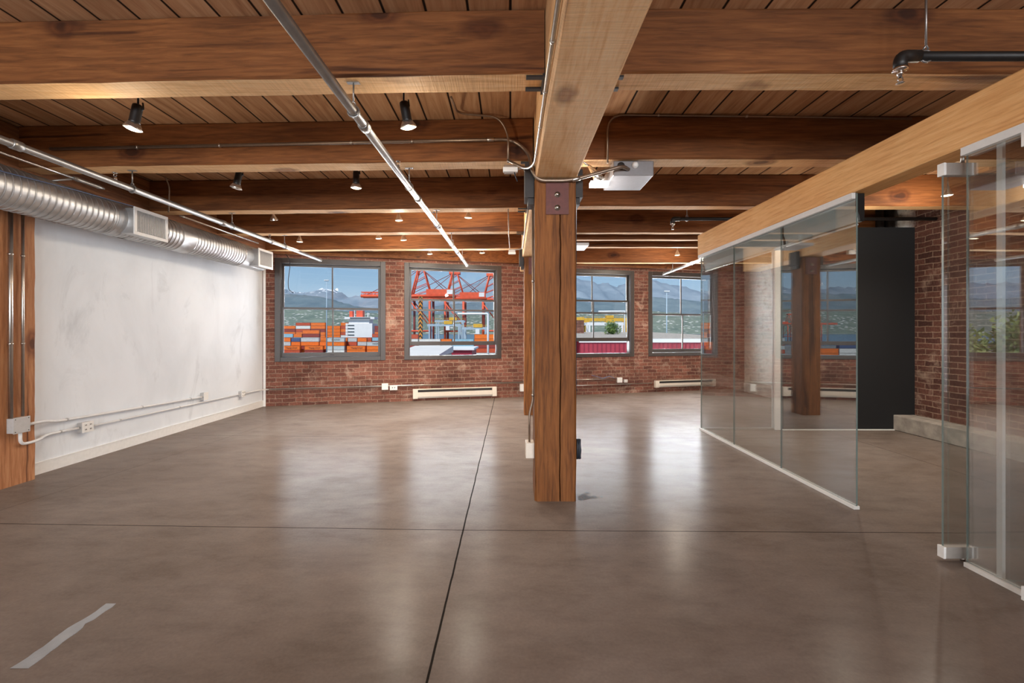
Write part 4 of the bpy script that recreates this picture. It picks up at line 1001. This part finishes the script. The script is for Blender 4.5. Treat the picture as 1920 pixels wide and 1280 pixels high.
# yard gantries
def gantry(x0, x1, ytop, D, mat, label, dep=10, th=1.0, base=GZ):
    a, b_ = P(x0, ytop, D), P(x1, ytop, D); t = thing('yard_gantry', ((a.x+b_.x)/2, D, base), label, 'crane')
    m = MB()
    for dd in (0, dep): m.box(a.x, b_.x, D+dd, D+dd+th, a.z-1.6*th, a.z)
    for q in range(6): xx = a.x+(b_.x-a.x)*q/5; m.box(xx-.2, xx+.2, D, D+dep, a.z-.6, a.z-.2)
    m.build('crossbeam', M[mat], t)
    for xx in (a.x+th, b_.x-2*th):
        for dd in (0, dep): MB().box(xx, xx+th, D+dd, D+dd+th, base, a.z-1.6*th).build('leg', M[mat], t)
    m = MB(); xm = a.x+(b_.x-a.x)*.62
    m.box(xm-3, xm+3, D-.3, D+dep*.6, a.z-.2, a.z+2.2); m.build('trolley', M['yellow'], t)
    m = MB(); m.box(xm-1.5, xm+1.2, D-1, D+2, a.z-4.6, a.z-1.6); m.build('cab', M['ship_white'], t)
    m = MB()
    for q in range(12): xx = a.x+(b_.x-a.x)*q/11; m.box(xx-.08, xx+.08, D-.2, D, a.z, a.z+1.3)
    m.box(a.x, b_.x, D-.2, D-.05, a.z+1.15, a.z+1.3); m.build('handrail', M['yellow'], t)
    return t
gantry(801, 864, 607, 330, 'rtg', 'pale blue yard gantry with yellow rail, left one in the second window')
gantry(866, 914, 613, 310, 'rtg', 'pale blue yard gantry, right one in the second window')
gantry(815, 870, 600, 360, 'rtg', 'pale blue yard gantry, farther one standing behind the other two')
gantry(1060, 1105, 600, 340, 'yellow', 'yellow yard gantry beyond the roof, left in the window right of the column', 10, 1.4)
gantry(1100, 1172, 604, 320, 'ship_white', 'white yard gantry beyond the roof, behind the green bush', 10, 1.3)
gantry(1085, 1180, 596, 380, 'yellow', 'long yellow yard gantry behind the white one', 10, 1.5)
yard(335, 45, 86, 2, 4, (12.0,), 'beyond the neighbouring roof', pal=['yellow' if False else 'orange', 'orange', 'white', 'pale grey'])
# striped mast and boom pole
def stripe_mat():
    m, nt, b = newmat('yellow_black_chevrons'); v = objvec(nt); sx = N(nt, 'ShaderNodeSeparateXYZ'); nt.links.new(v, sx.inputs[0])
    q = math_(nt, 'FRACT', math_(nt, 'ADD', math_(nt, 'MULTIPLY', sx.outputs['Z'], .32), math_(nt, 'MULTIPLY', math_(nt, 'ABSOLUTE', sx.outputs['X']), .5)))
    nt.links.new(ramp(nt, q, [(.49, lin(228, 150, 50)), (.51, lin(46, 36, 36))]), b.inputs['Base Color']); return m
p = P(788, 556, 330); m = MB(); m.box(p.x-1.3, p.x+1.3, 330, 332.6, GZ, p.z)
tag(m.build('striped_mast', stripe_mat()), 'mast with orange and black chevrons at the left of the second window', 'mast')
def mast(px, ytop, D, label, heads=3):
    p = P(px, ytop, D); t = thing('light_mast', (p.x, D, GZ), label, 'mast')
    MB().tube([(p.x, D, GZ), (p.x, D, p.z)], .3, 8, rs=[.38, .2]).build('pole', M['rtg'] if 'rtg' in M else M['alu'], t)
    m = MB(); m.box(p.x-1.2, p.x+1.2, D-.15, D+.15, p.z, p.z+.25); m.box(p.x-1.2, p.x+1.2, D-.15, D+.15, p.z-1.6, p.z-1.4); m.build('crossarm', M['rtg'], t)
    for k in range(heads):
        xx = p.x-.9+1.8*k/(heads-1)
        MB().box(xx-.35, xx+.35, D-.5, D, p.z+.25, p.z+.8).build('flood_head', M['ship_white'], t)
mast(612.5, 527, 250, 'tall thin floodlight mast in the window nearest the white wall')
mast(1250, 548, 210, 'tall thin floodlight mast in the farthest right window')
tag(MB().tube(fillet([(P(858, 588, 150)), P(915, 588, 150), P(915, 622, 150)], .6)+[Vector((P(915, 622, 150).x, 150, GZ))], .35, 8).build('bent_pole', M['ship_white']), 'bent white pole frame in front of the harbour cranes', 'pole')
tag(MB().tube([P(1122, 584, 150), P(1171, 583, 150), Vector((P(1171, 583, 150).x, 150.2, GZ))], .3, 8).build('bent_pole', M['ship_white']), 'bent white pole behind the raised sash right of the column', 'pole')

# neighbouring buildings
def corr_mat():
    m, nt, b = newmat('red_corrugated_siding'); v = objvec(nt); sx = N(nt, 'ShaderNodeSeparateXYZ'); nt.links.new(v, sx.inputs[0])
    s = math_(nt, 'SINE', math_(nt, 'MULTIPLY', sx.outputs['X'], 26.0))
    col = mix(nt, noise_(nt, v, 2, 4), lin(150, 42, 58), lin(176, 60, 76)); nt.links.new(col, b.inputs['Base Color']); b.inputs['Roughness'].default_value = .5
    bump(nt, b, s, .8, .03); return m
M['red_siding'] = corr_mat()
M['gravel'] = plain('gravel_roof', lin(176, 164, 150), .95, var=.35, scale=6)
M['roof_white'] = plain('white_roof_membrane', lin(226, 220, 212), .7, var=.06, scale=.5)
t = thing('roof_building', (9.5, 30, GZ), 'neighbouring red metal-clad building with a gravel roof', 'building')
a = P(1088, 640, 25); b_ = Vector((16, 25, 0))
MB().box(a.x, b_.x, 25, 52, GZ, .80).build('siding', M['red_siding'], t)
MB().box(a.x-3.0, a.x-.02, 26.5, 52, GZ, .80).build('side_block', M['red_siding'], t)
m = MB(); m.box(a.x-.06, b_.x+.06, 24.94, 25.1, .72, .92); m.build('parapet_cap', M['ship_white'], t)
m = MB(); m.add([(a.x-3, 25.1, .84), (b_.x, 25.1, .84), (b_.x, 52, 1.28), (a.x-3, 52, 1.28), (a.x-3, 25.1, .80), (b_.x, 25.1, .80), (b_.x, 52, .8), (a.x-3, 52, .8)], [(0, 1, 2, 3), (4, 7, 6, 5), (0, 4, 5, 1), (1, 5, 6, 2), (2, 6, 7, 3), (3, 7, 4, 0)]); m.build('roof', M['gravel'], t)
m = MB(); q0, q1 = P(1076, 623, 45), P(1095, 600, 45); m.box(q0.x, q1.x, 45, 46, 1.1, q1.z); m.build('chimney', M['brick_side'], t)
t = thing('low_building', (-9.7, 51, GZ), 'low building with a broad white roof below the second window', 'building')
MB().box(-12, -7.5, 45, 58, GZ, -1.3).build('walls', M['gravel'], t)
m = MB(); m.add([(-12.2, 44.7, -1.12), (-7.3, 44.7, -1.12), (-7.3, 58.2, -.47), (-12.2, 58.2, -.47), (-12.2, 44.7, -1.29), (-7.3, 44.7, -1.29), (-7.3, 58.2, -1.29), (-12.2, 58.2, -1.29)], [(0, 1, 2, 3), (4, 7, 6, 5), (0, 4, 5, 1), (1, 5, 6, 2), (2, 6, 7, 3), (3, 7, 4, 0)])
m.build('roof', M['roof_white'], t)
t = thing('red_shed', (-5, 66, GZ), 'low red shed beside the white roof in the second window', 'building')
a, b_ = P(834, 650, 62), P(885, 650, 62)
MB().box(a.x, b_.x, 62, 70, GZ, P(850, 656, 62).z).build('walls', M['red_siding'], t)
MB().box(a.x-.3, b_.x+.3, 61.7, 70.3, P(850, 656, 62).z, P(850, 655, 62).z+.2).build('roof', M['ship_white'], t)

# trees
def leaf_mat(name, a, b_):
    m, nt, b = newmat(name); v = objvec(nt)
    nt.links.new(ramp(nt, noise_(nt, v, 3, 4), [(.35, a), (.65, b_)]), b.inputs['Base Color']); b.inputs['Roughness'].default_value = .6
    b.inputs['Subsurface Weight'].default_value = 0.0; return m
M['leaf'] = leaf_mat('leaf_green', lin(112, 134, 66), lin(166, 182, 100)); M['leaf_dark'] = leaf_mat('leaf_dark', lin(70, 98, 48), lin(124, 150, 72)); M['bark'] = plain('bark', lin(92, 76, 62), .9, var=.2)
def tree(loc, h, r, nleaf, size, mat, label, name='leafy_tree', cat='tree', blobs=9, seed=1, squash=.8, skirt=0):
    rr = random.Random(seed); loc = Vector(loc); t = thing(name, loc, label, cat)
    m = MB(); ct = loc+Vector((0, 0, h-r*squash)); m.tube([loc, loc+Vector((.1*r, 0, (h-r)*.5)), ct], .1, 8, rs=[r*.09, r*.07, r*.03])
    cs = []
    for k in range(blobs):
        v = Vector((rr.gauss(0, 1), rr.gauss(0, 1), rr.gauss(0, 1))).normalized()*r*rr.uniform(.3, .75); v.z *= squash; cs.append((ct+v, r*rr.uniform(.3, .5)))
        m.tube([ct-Vector((0, 0, r*.5)), ct+v*.5, ct+v], .05, 5, rs=[r*.03, r*.018, r*.008])
    for k in range(skirt): cs.append((loc+Vector((rr.uniform(-.6, .6)*r, rr.uniform(-.4, .4)*r, rr.uniform(.1, .4)*r)), r*.38))
    m.build('trunk', M['bark'], t)
    m = MB()
    for k in range(nleaf):
        c, rad = rr.choice(cs); v = Vector((rr.gauss(0, 1), rr.gauss(0, 1), rr.gauss(0, 1))).normalized()*rad*(rr.random()**.4)
        p = c+v; a = Vector((rr.gauss(0, 1), rr.gauss(0, 1), rr.gauss(0, 1))).normalized(); b_ = a.orthogonal().normalized(); s = size*rr.uniform(.6, 1.3)
        m.add([p-a*s, p+b_*s*.45, p+a*s, p-b_*s*.45], [(0, 1, 2, 3)])
    m.build('foliage', mat, t); return t
tree((-15.6, 19.5, GZ), 15.4, 2.6, 5200, .13, M['leaf'], 'broad pale green tree mirrored in the narrow glass pane', seed=3, blobs=16)
tree((-20.5, 31, GZ), 14.4, 2.2, 3000, .13, M['leaf_dark'], 'dark green tree mirrored in the nearest fixed glass pane', seed=4, blobs=12)
q = P(1148, 622, 40); tree((q.x, 40, 1.06), 1.3, .85, 1500, .08, M['leaf_dark'], 'green bush growing on the gravel roof next door', 'roof_bush', 'bush', seed=6, blobs=14, squash=.85, skirt=7)
